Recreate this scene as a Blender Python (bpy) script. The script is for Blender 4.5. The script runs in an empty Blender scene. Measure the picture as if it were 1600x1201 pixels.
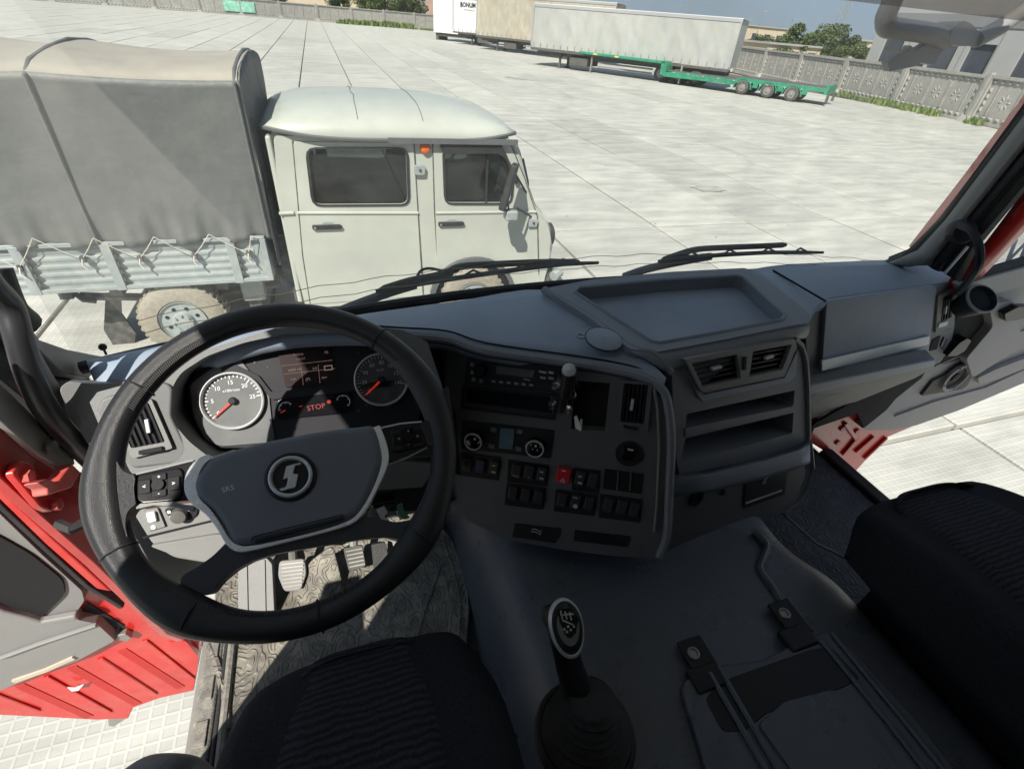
import bpy, bmesh, math, random
from mathutils import Vector, Matrix
from mathutils.geometry import tessellate_polygon
random.seed(7)
R = math.radians
# ------------------------------------------------------------------ camera, world, sun, exposure
scn = bpy.context.scene
COL = scn.collection
F = 775.0                      # focal length in pixels of a 1600 px wide frame
CAM = Vector((0, 0, 3.05))
_dn = Vector((705-800, 600-1650, -F)).normalized(); _up = -_dn
_fw = Vector((484-800, 600+5, -F)); _fw = (_fw - _up*_fw.dot(_up)).normalized()
_rt = _fw.cross(_up)
W2C = Matrix((( _rt.x,_fw.x,_up.x),(_rt.y,_fw.y,_up.y),(_rt.z,_fw.z,_up.z)))   # world -> camera
cd = bpy.data.cameras.new('camera'); cam = bpy.data.objects.new('camera', cd); COL.objects.link(cam)
cam.matrix_world = Matrix.Translation(CAM) @ W2C.transposed().to_4x4()
cd.sensor_width = 36; cd.lens = 36*F/1600; cd.clip_start = .02; cd.clip_end = 900
scn.camera = cam
SUN_EL, SUN_AZ = R(48), Vector((-.62, -.79))          # the sun stands behind the cab, to its left
sdir = Vector((SUN_AZ.x*math.cos(SUN_EL), SUN_AZ.y*math.cos(SUN_EL), math.sin(SUN_EL))).normalized()
world = bpy.data.worlds.new('World'); scn.world = world; world.use_nodes = True
wn = world.node_tree; bg = wn.nodes['Background']
sky = wn.nodes.new('ShaderNodeTexSky'); sky.sky_type = 'NISHITA'; sky.sun_disc = False
sky.sun_elevation = SUN_EL; sky.sun_rotation = math.atan2(sdir.x, sdir.y)
sky.dust_density = .4; sky.air_density = 1.2; sky.ozone_density = 1.5
mxs = wn.nodes.new('ShaderNodeMix'); mxs.data_type = 'RGBA'; mxs.inputs[0].default_value = .97; mxs.inputs[7].default_value = (.72,.98,1.30,1)   # deep hazy blue over the whole dome
wn.links.new(sky.outputs[0], mxs.inputs[6]); wn.links.new(mxs.outputs[2], bg.inputs[0]); bg.inputs[1].default_value = .13
sl = bpy.data.lights.new('sun', 'SUN'); sl.energy = 2.7; sl.angle = R(.5); sl.color = (1, .95, .86)
so = bpy.data.objects.new('sun', sl); COL.objects.link(so); so.rotation_euler = sdir.to_track_quat('Z', 'Y').to_euler()
scn.view_settings.view_transform = 'Standard'; scn.view_settings.look = 'None'
scn.view_settings.exposure = 1.55; scn.view_settings.gamma = 1

# ------------------------------------------------------------------ point helpers
def ray(px, py): return (W2C.transposed() @ Vector((px-800, 600-py, -F))).normalized()
def P(px, py, x=None, y=None, z=None):
    """the point of the line of sight of a photograph pixel that lies at the given x, y or z"""
    r = ray(px, py)
    if x is not None: t = (x-CAM.x)/r.x
    elif y is not None: t = (y-CAM.y)/r.y
    else: t = (z-CAM.z)/r.z
    return CAM + r*t
class PL:
    """a plane with a frame: u to the right, v upwards, n towards the viewer"""
    def __init__(s, o, n):
        s.o = Vector(o); s.n = Vector(n).normalized()
        s.u = Vector((0,0,1)).cross(s.n)
        s.u = s.u.normalized() if s.u.length > 1e-4 else Vector((1,0,0))
        s.v = s.n.cross(s.u)
    def hit(s, px, py, h=0):
        r = ray(px, py); o = s.o + s.n*h
        return CAM + r*((o-CAM).dot(s.n)/r.dot(s.n))
    def uv(s, px, py, h=0):
        d = s.hit(px, py, h)-s.o; return Vector((d.dot(s.u), d.dot(s.v)))
    def w(s, u, v, h=0): return s.o + s.u*u + s.v*v + s.n*h
    def mat(s, c=None):
        m = Matrix((s.u, s.v, s.n)).transposed().to_4x4(); m.translation = c if c is not None else s.o; return m

# ------------------------------------------------------------------ materials
MATS = {}
def mat(name, col, rough=.6, metal=0, bump=0, bscale=200, var=.12, vscale=6, spec=.5, stretch=None, coat=0, dust=0, dcol=(.42,.40,.36)):
    if name in MATS: return MATS[name]
    m = bpy.data.materials.new(name); m.use_nodes = True; nt = m.node_tree; b = nt.nodes['Principled BSDF']
    b.inputs['Roughness'].default_value = rough; b.inputs['Metallic'].default_value = metal
    b.inputs['Specular IOR Level'].default_value = spec; b.inputs['Coat Weight'].default_value = coat
    L = nt.links; tc = nt.nodes.new('ShaderNodeTexCoord'); src = nt.nodes.new('ShaderNodeNewGeometry').outputs['Position']
    if stretch:
        mp = nt.nodes.new('ShaderNodeMapping'); mp.inputs['Scale'].default_value = stretch; L.new(src, mp.inputs[0]); src = mp.outputs[0]
    n = nt.nodes.new('ShaderNodeTexNoise'); n.inputs['Scale'].default_value = vscale; n.inputs['Detail'].default_value = 6; n.inputs['Roughness'].default_value = .65
    L.new(src, n.inputs['Vector'])
    rp = nt.nodes.new('ShaderNodeMapRange'); rp.inputs[1].default_value = .3; rp.inputs[2].default_value = .7
    rp.inputs[3].default_value = 1-var; rp.inputs[4].default_value = 1+var; L.new(n.outputs[0], rp.inputs[0])
    mx = nt.nodes.new('ShaderNodeVectorMath'); mx.operation = 'SCALE'; mx.inputs[0].default_value = col[:3]; L.new(rp.outputs[0], mx.inputs['Scale'])
    out = mx.outputs[0]
    if dust:
        n2 = nt.nodes.new('ShaderNodeTexNoise'); n2.inputs['Scale'].default_value = vscale*2.3; n2.inputs['Detail'].default_value = 8; L.new(src, n2.inputs['Vector'])
        r2 = nt.nodes.new('ShaderNodeMapRange'); r2.inputs[1].default_value = .45; r2.inputs[2].default_value = .75; r2.inputs[4].default_value = dust; L.new(n2.outputs[0], r2.inputs[0])
        mm = nt.nodes.new('ShaderNodeMix'); mm.data_type = 'RGBA'; L.new(r2.outputs[0], mm.inputs[0]); L.new(out, mm.inputs[6]); mm.inputs[7].default_value = (*dcol, 1); out = mm.outputs[2]
    L.new(out, b.inputs['Base Color'])
    r3 = nt.nodes.new('ShaderNodeMapRange'); r3.inputs[3].default_value = max(0, rough-.08); r3.inputs[4].default_value = min(1, rough+.1); L.new(n.outputs[0], r3.inputs[0]); L.new(r3.outputs[0], b.inputs['Roughness'])
    if bump:
        n3 = nt.nodes.new('ShaderNodeTexNoise'); n3.inputs['Scale'].default_value = bscale; n3.inputs['Detail'].default_value = 3
        L.new(nt.nodes['Geometry'].outputs['Position'] if 'Geometry' in nt.nodes else src, n3.inputs['Vector'])
        bp = nt.nodes.new('ShaderNodeBump'); bp.inputs['Strength'].default_value = bump; bp.inputs['Distance'].default_value = .004 if bscale > 20 else .03
        L.new(n3.outputs[0], bp.inputs['Height']); L.new(bp.outputs[0], b.inputs['Normal'])
    MATS[name] = m; return m
def emis(name, col, s, base=(.01,.01,.01)):
    m = bpy.data.materials.new(name); m.use_nodes = True; b = m.node_tree.nodes['Principled BSDF']
    b.inputs['Base Color'].default_value = (*base,1); b.inputs['Emission Color'].default_value = (*col,1); b.inputs['Emission Strength'].default_value = s
    return m
def glassmat(name, tint, refl=1.0, dirt=0, dirtcol=(.6,.6,.56)):
    """thin sheet glass: clear, with a Fresnel reflection and a film of dust"""
    m = bpy.data.materials.new(name); m.use_nodes = True; nt = m.node_tree; nt.nodes.remove(nt.nodes['Principled BSDF']); L = nt.links
    o = nt.nodes['Material Output']; t = nt.nodes.new('ShaderNodeBsdfTransparent'); t.inputs[0].default_value = (*tint,1)
    g = nt.nodes.new('ShaderNodeBsdfGlossy'); g.inputs['Roughness'].default_value = .02
    fr = nt.nodes.new('ShaderNodeFresnel'); fr.inputs[0].default_value = 1.45
    ml = nt.nodes.new('ShaderNodeMath'); ml.operation = 'MULTIPLY'; ml.inputs[1].default_value = refl; L.new(fr.outputs[0], ml.inputs[0])
    mx = nt.nodes.new('ShaderNodeMixShader'); L.new(ml.outputs[0], mx.inputs[0]); L.new(t.outputs[0], mx.inputs[1]); L.new(g.outputs[0], mx.inputs[2])
    last = mx.outputs[0]
    if dirt:
        d = nt.nodes.new('ShaderNodeBsdfDiffuse'); d.inputs[0].default_value = (*dirtcol,1)
        tr = nt.nodes.new('ShaderNodeBsdfTranslucent'); tr.inputs[0].default_value = (*dirtcol,1)
        a = nt.nodes.new('ShaderNodeMixShader'); a.inputs[0].default_value = .5; L.new(d.outputs[0], a.inputs[1]); L.new(tr.outputs[0], a.inputs[2])
        ns = nt.nodes.new('ShaderNodeTexNoise'); ns.inputs['Scale'].default_value = 5; ns.inputs['Detail'].default_value = 7
        gp = nt.nodes.new('ShaderNodeNewGeometry'); L.new(gp.outputs['Position'], ns.inputs['Vector'])
        rg = nt.nodes.new('ShaderNodeMapRange'); rg.inputs[1].default_value = .3; rg.inputs[2].default_value = .75; rg.inputs[3].default_value = dirt*.35; rg.inputs[4].default_value = dirt*2.0; L.new(ns.outputs[0], rg.inputs[0])
        b = nt.nodes.new('ShaderNodeMixShader'); L.new(rg.outputs[0], b.inputs[0]); L.new(last, b.inputs[1]); L.new(a.outputs[0], b.inputs[2]); last = b.outputs[0]
    L.new(last, o.inputs[0]); return m

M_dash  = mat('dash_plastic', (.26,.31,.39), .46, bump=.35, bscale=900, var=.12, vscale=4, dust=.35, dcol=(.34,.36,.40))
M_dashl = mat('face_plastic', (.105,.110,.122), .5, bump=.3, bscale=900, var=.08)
M_gray  = mat('grey_plastic', (.22,.22,.215), .5, bump=.3, bscale=800, var=.07, dust=.2, dcol=(.25,.24,.22))
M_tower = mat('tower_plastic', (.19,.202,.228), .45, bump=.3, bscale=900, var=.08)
M_mid = mat('mid_grey_plastic', (.155,.158,.158), .5, bump=.3, bscale=800, var=.07, dust=.15, dcol=(.2,.2,.19))
M_black = mat('black_plastic', (.026,.026,.030), .42, var=.1, spec=.25)
M_void  = mat('dark_recess', (.006,.006,.007), .8, var=.1)
M_door  = mat('door_panel_grey', (.36,.36,.355), .5, bump=.3, bscale=800, var=.07, dust=.3, dcol=(.34,.33,.31))
M_gloss = mat('gloss_black', (.008,.008,.010), .16, var=.05, spec=.35)
M_gloss2= mat('satin_black', (.030,.030,.033), .3, var=.1)
M_btn   = mat('button_black', (.012,.012,.014), .45, var=.1, spec=.1)
M_sw    = mat('switch_black', (.045,.046,.052), .35, var=.1)
M_chrome= mat('brushed_chrome', (.85,.87,.90), .25, metal=.35, var=.06)
M_silver= mat('silver_paint', (.60,.61,.62), .35, metal=.2, var=.06)
M_white = mat('print_white', (.85,.85,.85), .5, var=.02)
M_leath = mat('leather', (.014,.014,.016), .30, bump=.30, bscale=1300, var=.15)
M_leaths= mat('smooth_leather', (.040,.042,.052), .34, bump=.05, bscale=700, var=.1)
M_pad   = mat('airbag_plastic', (.15,.16,.19), .5, bump=.10, bscale=900, var=.05)
M_red   = mat('red_paint', (.50,.015,.013), .28, coat=.5, var=.12, dust=.22, dcol=(.5,.2,.15))
M_redsw = mat('red_switch', (.55,.02,.03), .4, var=.05)
M_needle= emis('needle_red', (1,.06,.02), .10, (.55,.04,.03))
M_stop  = emis('stop_red', (1,.06,.04), .17)
M_scrt  = emis('screen_text', (.75,.45,.42), .09)
M_screen= mat('screen_dark', (.020,.010,.010), .3, var=.05)
M_lcd   = mat('lcd_blue', (.11,.19,.24), .25, var=.05)
M_lcdg  = mat('lcd_grey', (.10,.105,.105), .25, var=.05)
M_dial  = mat('dial_face', (.10,.105,.108), .45, var=.1, dust=.25, dcol=(.3,.3,.28))  # dial grey raised to carry the sunlight on the cluster
M_rubber= mat('black_rubber', (.022,.022,.022), .6, bump=.3, var=.1, dust=.2, dcol=(.1,.1,.09))
M_tyre  = mat('dusty_tyre', (.26,.235,.19), .9, bump=.5, bscale=120, var=.15, vscale=20, dust=.5, dcol=(.42,.38,.30))
M_tyred = mat('dark_tyre', (.06,.058,.055), .9, var=.25, dust=.6, dcol=(.25,.23,.2))
M_paint = mat('khaki_white_paint', (.43,.445,.395), .36, coat=.3, var=.05, vscale=3, dust=.12, dcol=(.55,.53,.46))
M_bedp  = mat('grey_blue_paint', (.27,.305,.305), .45, var=.06, vscale=5, dust=.4, dcol=(.5,.48,.42))
M_seam  = mat('dark_seam', (.10,.105,.105), .7, var=.1)
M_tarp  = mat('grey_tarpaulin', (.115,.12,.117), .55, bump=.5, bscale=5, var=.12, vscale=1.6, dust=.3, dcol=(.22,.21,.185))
M_tarpt = mat('lit_top_tarpaulin', (.31,.285,.24), .7, bump=.25, bscale=30, var=.10, vscale=2, dust=.3, dcol=(.42,.39,.33))  # same canvas, top coloured paler for the light falling on it
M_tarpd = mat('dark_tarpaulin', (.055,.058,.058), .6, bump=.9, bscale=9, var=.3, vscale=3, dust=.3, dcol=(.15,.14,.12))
M_steel = mat('chassis_steel', (.07,.07,.065), .6, var=.3, dust=.6, dcol=(.22,.2,.17))
M_rope  = mat('rope', (.55,.52,.44), .8, var=.2, vscale=80)
M_orange= mat('orange_lens', (.65,.13,.02), .2, var=.1)
M_green = mat('green_paint', (.012,.22,.12), .45, var=.2, vscale=2, dust=.3, dcol=(.25,.3,.25))
M_curt  = mat('white_curtain', (.37,.38,.365), .5, bump=.9, bscale=1.6, var=.10, vscale=1.2, stretch=(1,1,.4), dust=.4, dcol=(.44,.40,.31))
M_curtt = mat('tan_curtain', (.38,.345,.27), .55, bump=.5, bscale=2, var=.10, vscale=1.0, stretch=(1,1,.5), dust=.5, dcol=(.52,.50,.44))
M_clean = mat('clean_white', (.66,.66,.66), .5, var=.03)
M_fence = mat('fence_concrete', (.34,.33,.305), .85, bump=.6, bscale=14, var=.16, vscale=1.5, dust=.4, dcol=(.45,.43,.38))
M_clad  = mat('wall_cladding', (.33,.335,.34), .6, var=.05, vscale=.4)
M_clad2 = mat('dark_band', (.20,.205,.21), .6, var=.05)
M_wind  = mat('far_window', (.05,.06,.08), .1, var=.2)
M_brick = mat('pink_wall', (.42,.28,.23), .8, var=.15, vscale=.6)
M_beige = mat('beige_wall', (.52,.44,.33), .8, var=.12, vscale=.4)
M_yell  = mat('yellow_wall', (.60,.50,.16), .8, var=.1)
M_bark  = mat('bark', (.12,.09,.06), .9, var=.2)
M_leaf  = mat('leaves', (.075,.11,.035), .6, var=.45, vscale=1.3)
M_leafd = mat('dark_leaves', (.04,.075,.024), .6, var=.45, vscale=1.3)
M_grass = mat('weeds', (.12,.17,.05), .7, var=.5, vscale=3)
M_metal = mat('bare_metal', (.33,.32,.30), .45, metal=.5, var=.2, dust=.4)
M_pink  = mat('faded_red_paint', (.55,.06,.05), .35, var=.15, dust=.3, dcol=(.6,.35,.3))
M_vinyl = mat('tunnel_vinyl', (.095,.108,.135), .28, bump=.25, bscale=500, var=.12, vscale=9, dust=.08, dcol=(.07,.065,.06))
M_head  = mat('headliner', (.60,.59,.57), .9, var=.05)
M_film  = mat('plastic_film', (.35,.35,.35), .12, var=.4, vscale=60)
M_mirgl = mat('mirror_glass', (.7,.72,.75), .03, metal=1, var=.0)
G_wind  = glassmat('windscreen_glass', (.95,.965,.95), .8, .13)  # dust film set heavier to add the veiling haze of glare
G_side  = glassmat('side_glass', (.93,.95,.94), .4, .02)
G_dark  = glassmat('tinted_glass', (.30,.33,.33), 1.2, .04)
G_meter = glassmat('meter_glass', (.97,.97,.97), .5, .015)

M_sill = mat('worn_sill', (.17,.16,.145), .6, bump=.4, bscale=200, var=.25, vscale=25, dust=.7, dcol=(.34,.31,.25))
M_shell = mat('mirror_shell', (.26,.26,.26), .6, var=.1)
# seat fabric with ribs
def fabric(name, col, ribs):
    m = mat(name, col, .95, var=.35, vscale=260, spec=.15); nt = m.node_tree; L = nt.links
    g = nt.nodes.new('ShaderNodeNewGeometry'); w = nt.nodes.new('ShaderNodeTexWave'); w.inputs['Scale'].default_value = ribs; w.inputs['Distortion'].default_value = 5; w.inputs['Detail'].default_value = 3
    w.bands_direction = 'Y'; L.new(g.outputs['Position'], w.inputs['Vector'])
    n = nt.nodes.new('ShaderNodeTexNoise'); n.inputs['Scale'].default_value = 700; L.new(g.outputs['Position'], n.inputs['Vector'])
    bs = nt.nodes['Principled BSDF']; src = bs.inputs['Base Color'].links[0].from_socket
    wr = nt.nodes.new('ShaderNodeMapRange'); wr.inputs[3].default_value = .72; wr.inputs[4].default_value = 1.35; L.new(w.outputs[1], wr.inputs[0]); sc = nt.nodes.new('ShaderNodeVectorMath'); sc.operation = 'SCALE'; L.new(src, sc.inputs[0]); L.new(wr.outputs[0], sc.inputs['Scale']); L.new(sc.outputs[0], bs.inputs['Base Color'])
    a = nt.nodes.new('ShaderNodeMath'); a.operation = 'ADD'; L.new(w.outputs[1], a.inputs[0]); L.new(n.outputs[0], a.inputs[1])
    b = nt.nodes.new('ShaderNodeBump'); b.inputs['Strength'].default_value = .8; b.inputs['Distance'].default_value = .004
    L.new(a.outputs[0], b.inputs['Height']); L.new(b.outputs[0], nt.nodes['Principled BSDF'].inputs['Normal']); return m
M_fab  = fabric('ribbed_seat_cloth', (.044,.044,.053), 26)
M_fabp = mat('plain_seat_cloth', (.034,.034,.040), .95, bump=.8, bscale=600, var=.3, vscale=200, spec=.15)
def matrub(name, col, dustc):
    m = mat(name, col, .55, var=.2, vscale=10, dust=.75, dcol=dustc); nt = m.node_tree; L = nt.links
    g = nt.nodes.new('ShaderNodeNewGeometry'); mp = nt.nodes.new('ShaderNodeMapping'); mp.inputs['Scale'].default_value = (1,.6,1); mp.inputs['Rotation'].default_value = (0,0,.3); L.new(g.outputs['Position'], mp.inputs[0])
    n = nt.nodes.new('ShaderNodeTexNoise'); n.inputs['Scale'].default_value = 34; n.inputs['Detail'].default_value = .5; L.new(mp.outputs[0], n.inputs['Vector'])
    k = nt.nodes.new('ShaderNodeMath'); k.operation = 'MULTIPLY'; k.inputs[1].default_value = 7; L.new(n.outputs[0], k.inputs[0])
    q = nt.nodes.new('ShaderNodeMath'); q.operation = 'PINGPONG'; q.inputs[1].default_value = .5; L.new(k.outputs[0], q.inputs[0])
    r = nt.nodes.new('ShaderNodeMapRange'); r.inputs[1].default_value = .08; r.inputs[2].default_value = .26; L.new(q.outputs[0], r.inputs[0])
    b = nt.nodes.new('ShaderNodeBump'); b.inputs['Strength'].default_value = .9; b.inputs['Distance'].default_value = .003; b.invert = True
    L.new(r.outputs[0], b.inputs['Height']); L.new(b.outputs[0], nt.nodes['Principled BSDF'].inputs['Normal']); return m
M_mat = matrub('rubber_mat', (.15,.14,.12), (.38,.345,.28))
M_mat2 = matrub('rubber_mat_clean', (.06,.067,.080), (.10,.105,.115))

# yard concrete: streaked, stained, with a pressed waffle relief that shows close by
def slabmat():
    m = mat('yard_concrete', (.405,.400,.362), .85, var=.10, vscale=1.1, stretch=(.5,1.0,1), dust=.6, dcol=(.47,.455,.41)); nt = m.node_tree; L = nt.links; b = nt.nodes['Principled BSDF']
    src = b.inputs['Base Color'].links[0].from_socket
    oi = nt.nodes.new('ShaderNodeObjectInfo'); r = nt.nodes.new('ShaderNodeMapRange'); r.inputs[3].default_value = .90; r.inputs[4].default_value = 1.07; L.new(oi.outputs['Random'], r.inputs[0])
    g = nt.nodes.new('ShaderNodeNewGeometry'); mp = nt.nodes.new('ShaderNodeMapping'); mp.inputs['Scale'].default_value = (.8,3.0,1); mp.inputs['Rotation'].default_value = (0,0,.15); L.new(g.outputs['Position'], mp.inputs[0])
    n = nt.nodes.new('ShaderNodeTexNoise'); n.inputs['Scale'].default_value = .9; n.inputs['Detail'].default_value = 10; n.inputs['Roughness'].default_value = .66; L.new(mp.outputs[0], n.inputs['Vector'])
    r2 = nt.nodes.new('ShaderNodeMapRange'); r2.inputs[1].default_value = .30; r2.inputs[2].default_value = .62; r2.inputs[3].default_value = .74; r2.inputs[4].default_value = 1.10; L.new(n.outputs[0], r2.inputs[0])
    pr = nt.nodes.new('ShaderNodeMath'); pr.operation = 'MULTIPLY'; L.new(r.outputs[0], pr.inputs[0]); L.new(r2.outputs[0], pr.inputs[1])
    last = pr.outputs[0]
    # curved tyre scrub marks
    for (cx, cy, rad, wd, st) in ((5.2,19.5,3.6,.22,.10),(10.2,14.8,2.6,.30,.10),(9.6,15.2,3.3,.16,.08),(14,24,9,.25,.07),(1.5,30,11,.3,.07)):
        vs = nt.nodes.new('ShaderNodeVectorMath'); vs.operation = 'DISTANCE'; vs.inputs[1].default_value = (cx,cy,0); L.new(g.outputs['Position'], vs.inputs[0])
        s1 = nt.nodes.new('ShaderNodeMath'); s1.operation = 'SUBTRACT'; s1.inputs[1].default_value = rad; L.new(vs.outputs['Value'], s1.inputs[0])
        ab = nt.nodes.new('ShaderNodeMath'); ab.operation = 'ABSOLUTE'; L.new(s1.outputs[0], ab.inputs[0])
        rr = nt.nodes.new('ShaderNodeMapRange'); rr.inputs[2].default_value = wd; rr.inputs[3].default_value = 1-st; rr.inputs[4].default_value = 1; L.new(ab.outputs[0], rr.inputs[0])
        q = nt.nodes.new('ShaderNodeMath'); q.operation = 'MULTIPLY'; L.new(last, q.inputs[0]); L.new(rr.outputs[0], q.inputs[1]); last = q.outputs[0]
    # waffle
    sx = nt.nodes.new('ShaderNodeSeparateXYZ'); L.new(g.outputs['Position'], sx.inputs[0]); parts = []
    for ax in (0,1):
        k = nt.nodes.new('ShaderNodeMath'); k.operation = 'PINGPONG'; k.inputs[1].default_value = .035 if ax == 0 else .03; L.new(sx.outputs[ax], k.inputs[0])
        k2 = nt.nodes.new('ShaderNodeMapRange'); k2.inputs[1].default_value = .003; k2.inputs[2].default_value = .009; L.new(k.outputs[0], k2.inputs[0]); parts.append(k2.outputs[0])
    mn = nt.nodes.new('ShaderNodeMath'); mn.operation = 'MINIMUM'; L.new(parts[0], mn.inputs[0]); L.new(parts[1], mn.inputs[1])
    wr = nt.nodes.new('ShaderNodeMapRange'); wr.inputs[3].default_value = 1.10; wr.inputs[4].default_value = .97; L.new(mn.outputs[0], wr.inputs[0])
    q = nt.nodes.new('ShaderNodeMath'); q.operation = 'MULTIPLY'; L.new(last, q.inputs[0]); L.new(wr.outputs[0], q.inputs[1]); last = q.outputs[0]
    sc = nt.nodes.new('ShaderNodeVectorMath'); sc.operation = 'SCALE'; L.new(src, sc.inputs[0]); L.new(last, sc.inputs['Scale']); L.new(sc.outputs[0], b.inputs['Base Color'])
    bp = nt.nodes.new('ShaderNodeBump'); bp.inputs['Strength'].default_value = .35; bp.inputs['Distance'].default_value = .006; bp.invert = True; L.new(mn.outputs[0], bp.inputs['Height']); L.new(bp.outputs[0], b.inputs['Normal'])
    return m
M_slab = slabmat()
M_joint = mat('joint_fill', (.10,.095,.085), .95, var=.2)

# ------------------------------------------------------------------ object helpers
ORG = {}
def tagp(o, label=None, cat=None, group=None, kind=None):
    if label: o['label'] = label
    if cat: o['category'] = cat
    if group: o['group'] = group
    if kind: o['kind'] = kind
    return o
def thing(name, label, cat, loc, group=None, kind='thing'):
    o = bpy.data.objects.new(name, None); COL.objects.link(o); o.location = loc; ORG[o.name] = Vector(loc)
    o.empty_display_size = .1
    return tagp(o, label, cat, group, kind)
def part(name, label, parent, loc):
    o = bpy.data.objects.new(name, None); COL.objects.link(o); o.parent = parent; o.location = Vector(loc)-ORG[parent.name]; ORG[o.name] = Vector(loc); o.empty_display_size = .1
    if label: o['label'] = label
    return o
def link(name, me, mt, parent=None, loc=(0,0,0), bevel=0, seg=2, sub=0, smooth=True, solid=0, label=None):
    """one mesh object whose vertices are given in world coordinates"""
    if mt is not None and len(me.materials) == 0: me.materials.append(mt)
    vs = me.vertices
    if len(vs):
        c = Vector((0,0,0))
        for v in vs: c += v.co
        c /= len(vs)
        for v in vs: v.co = v.co - c
    else: c = Vector((0,0,0))
    if smooth:
        for p in me.polygons: p.use_smooth = True
        if not sub: me.set_sharp_from_angle(angle=R(38))
    o = bpy.data.objects.new(name, me); COL.objects.link(o)
    W = c + Vector(loc); ORG[o.name] = W
    if parent is not None:
        while parent.parent and parent.parent.parent: parent = parent.parent      # never deeper than thing > part > sub-part
        o.parent = parent; o.location = W - ORG[parent.name]
    else: o.location = W
    if solid: md = o.modifiers.new('solid', 'SOLIDIFY'); md.thickness = solid; md.offset = -1
    if sub: md = o.modifiers.new('sub', 'SUBSURF'); md.levels = md.render_levels = sub
    if bevel: md = o.modifiers.new('bevel', 'BEVEL'); md.width = bevel; md.segments = seg; md.limit_method = 'ANGLE'; md.angle_limit = R(35); md.harden_normals = True
    if label: o['label'] = label
    return o
class MB:
    """collects simple shapes that together are ONE part"""
    def __init__(s): s.v = []; s.f = []
    def add(s, vs, fs):
        n = len(s.v); s.v += [Vector(v) for v in vs]; s.f += [tuple(i+n for i in f) for f in fs]; return s
    def box(s, c, size, m=None):
        c = Vector(c); sx, sy, sz = [k/2 for k in size]; q = []
        for z in (-sz, sz):
            for x, y in ((-sx,-sy),(sx,-sy),(sx,sy),(-sx,sy)):
                p = Vector((x,y,z)); q.append(c + ((m.to_3x3() @ p) if m is not None else p))
        return s.add(q, [(3,2,1,0),(4,5,6,7),(0,1,5,4),(1,2,6,5),(2,3,7,6),(3,0,4,7)])
    def tube(s, pts, r, n=8, closed=False, flat=1.0):
        pts = [Vector(p) for p in pts]; rings = []; N = len(pts); prev = None
        for i, p in enumerate(pts):
            a = pts[(i-1) % N] if (i > 0 or closed) else p; b = pts[(i+1) % N] if (i < N-1 or closed) else p
            t = (b-a).normalized()
            if prev is None:
                prev = t.orthogonal().normalized()
            prev = (prev - t*prev.dot(t)).normalized(); bn = t.cross(prev)
            rr = r[i] if isinstance(r, (list, tuple)) else r
            rings.append([p + prev*math.cos(k*2*math.pi/n)*rr + bn*math.sin(k*2*math.pi/n)*rr*flat for k in range(n)])
        vs = [v for g in rings for v in g]; fs = []
        M = N if closed else N-1
        for i in range(M):
            j = (i+1) % N
            for k in range(n): fs.append((i*n+k, i*n+(k+1)%n, j*n+(k+1)%n, j*n+k))
        if not closed: fs += [tuple(range(n-1,-1,-1)), tuple((N-1)*n+k for k in range(n))]
        return s.add(vs, fs)
    def lathe(s, m, prof, n=24, cap=True):
        """prof: (radius, height) pairs about the z axis of matrix m"""
        vs = []; fs = []
        for r, h in prof:
            for k in range(n): vs.append(m @ Vector((r*math.cos(k*2*math.pi/n), r*math.sin(k*2*math.pi/n), h)))
        for i in range(len(prof)-1):
            for k in range(n): fs.append((i*n+k, i*n+(k+1)%n, (i+1)*n+(k+1)%n, (i+1)*n+k))
        if cap: fs += [tuple(range(n-1,-1,-1)), tuple((len(prof)-1)*n+k for k in range(n))]
        return s.add(vs, fs)
    def prism(s, pl, uv, h0, h1, holes=()):
        loops = [list(uv)] + [list(h) for h in holes]; flat = [p for l in loops for p in l]; n = len(flat)
        vs = [pl.w(p[0],p[1],h1) for p in flat] + [pl.w(p[0],p[1],h0) for p in flat]; fs = []
        if holes:
            for t in tessellate_polygon([[Vector((p[0],p[1],0)) for p in l] for l in loops]): fs.append(tuple(t)); fs.append(tuple(i+n for i in reversed(t)))
        else: fs += [tuple(range(n)), tuple(range(2*n-1, n-1, -1))]
        b = 0
        for l in loops:
            k = len(l)
            for i in range(k): j = (i+1)%k; fs.append((b+i, b+j, b+j+n, b+i+n))
            b += k
        return s.add(vs, fs)
    def mesh(s, name='m'):
        me = bpy.data.meshes.new(name); me.from_pydata(s.v, [], s.f)
        bm = bmesh.new(); bm.from_mesh(me); bmesh.ops.recalc_face_normals(bm, faces=bm.faces); bm.to_mesh(me); bm.free(); return me
    def build(s, name, mt, parent=None, **k): return link(name, s.mesh(name), mt, parent, **k)
def rnd(pts, r, seg=3):
    """round the corners of a closed 2-D outline"""
    out = []; n = len(pts)
    for i in range(n):
        p = Vector(pts[i][:2]); a = Vector(pts[i-1][:2]); b = Vector(pts[(i+1)%n][:2])
        da = (a-p); db = (b-p); rr = min(r, da.length*.45, db.length*.45)
        if rr < 1e-5: out.append(p); continue
        A = p+da.normalized()*rr; B = p+db.normalized()*rr
        for k in range(seg+1):
            t = k/seg; out.append(A*(1-t)**2 + p*2*t*(1-t) + B*t*t)
    return out
def uvs(pl, px, h, r=0):
    q = [pl.uv(a,b,h) for a,b in px]; return rnd(q, r) if r else q
def plate(name, pl, px, h0, h1, mt, parent=None, holes=(), r=0, hr=0, **k):
    return MB().prism(pl, uvs(pl,px,h1,r), h0, h1, [uvs(pl,h,h1,hr or r) for h in holes]).build(name, mt, parent, **k)
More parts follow.
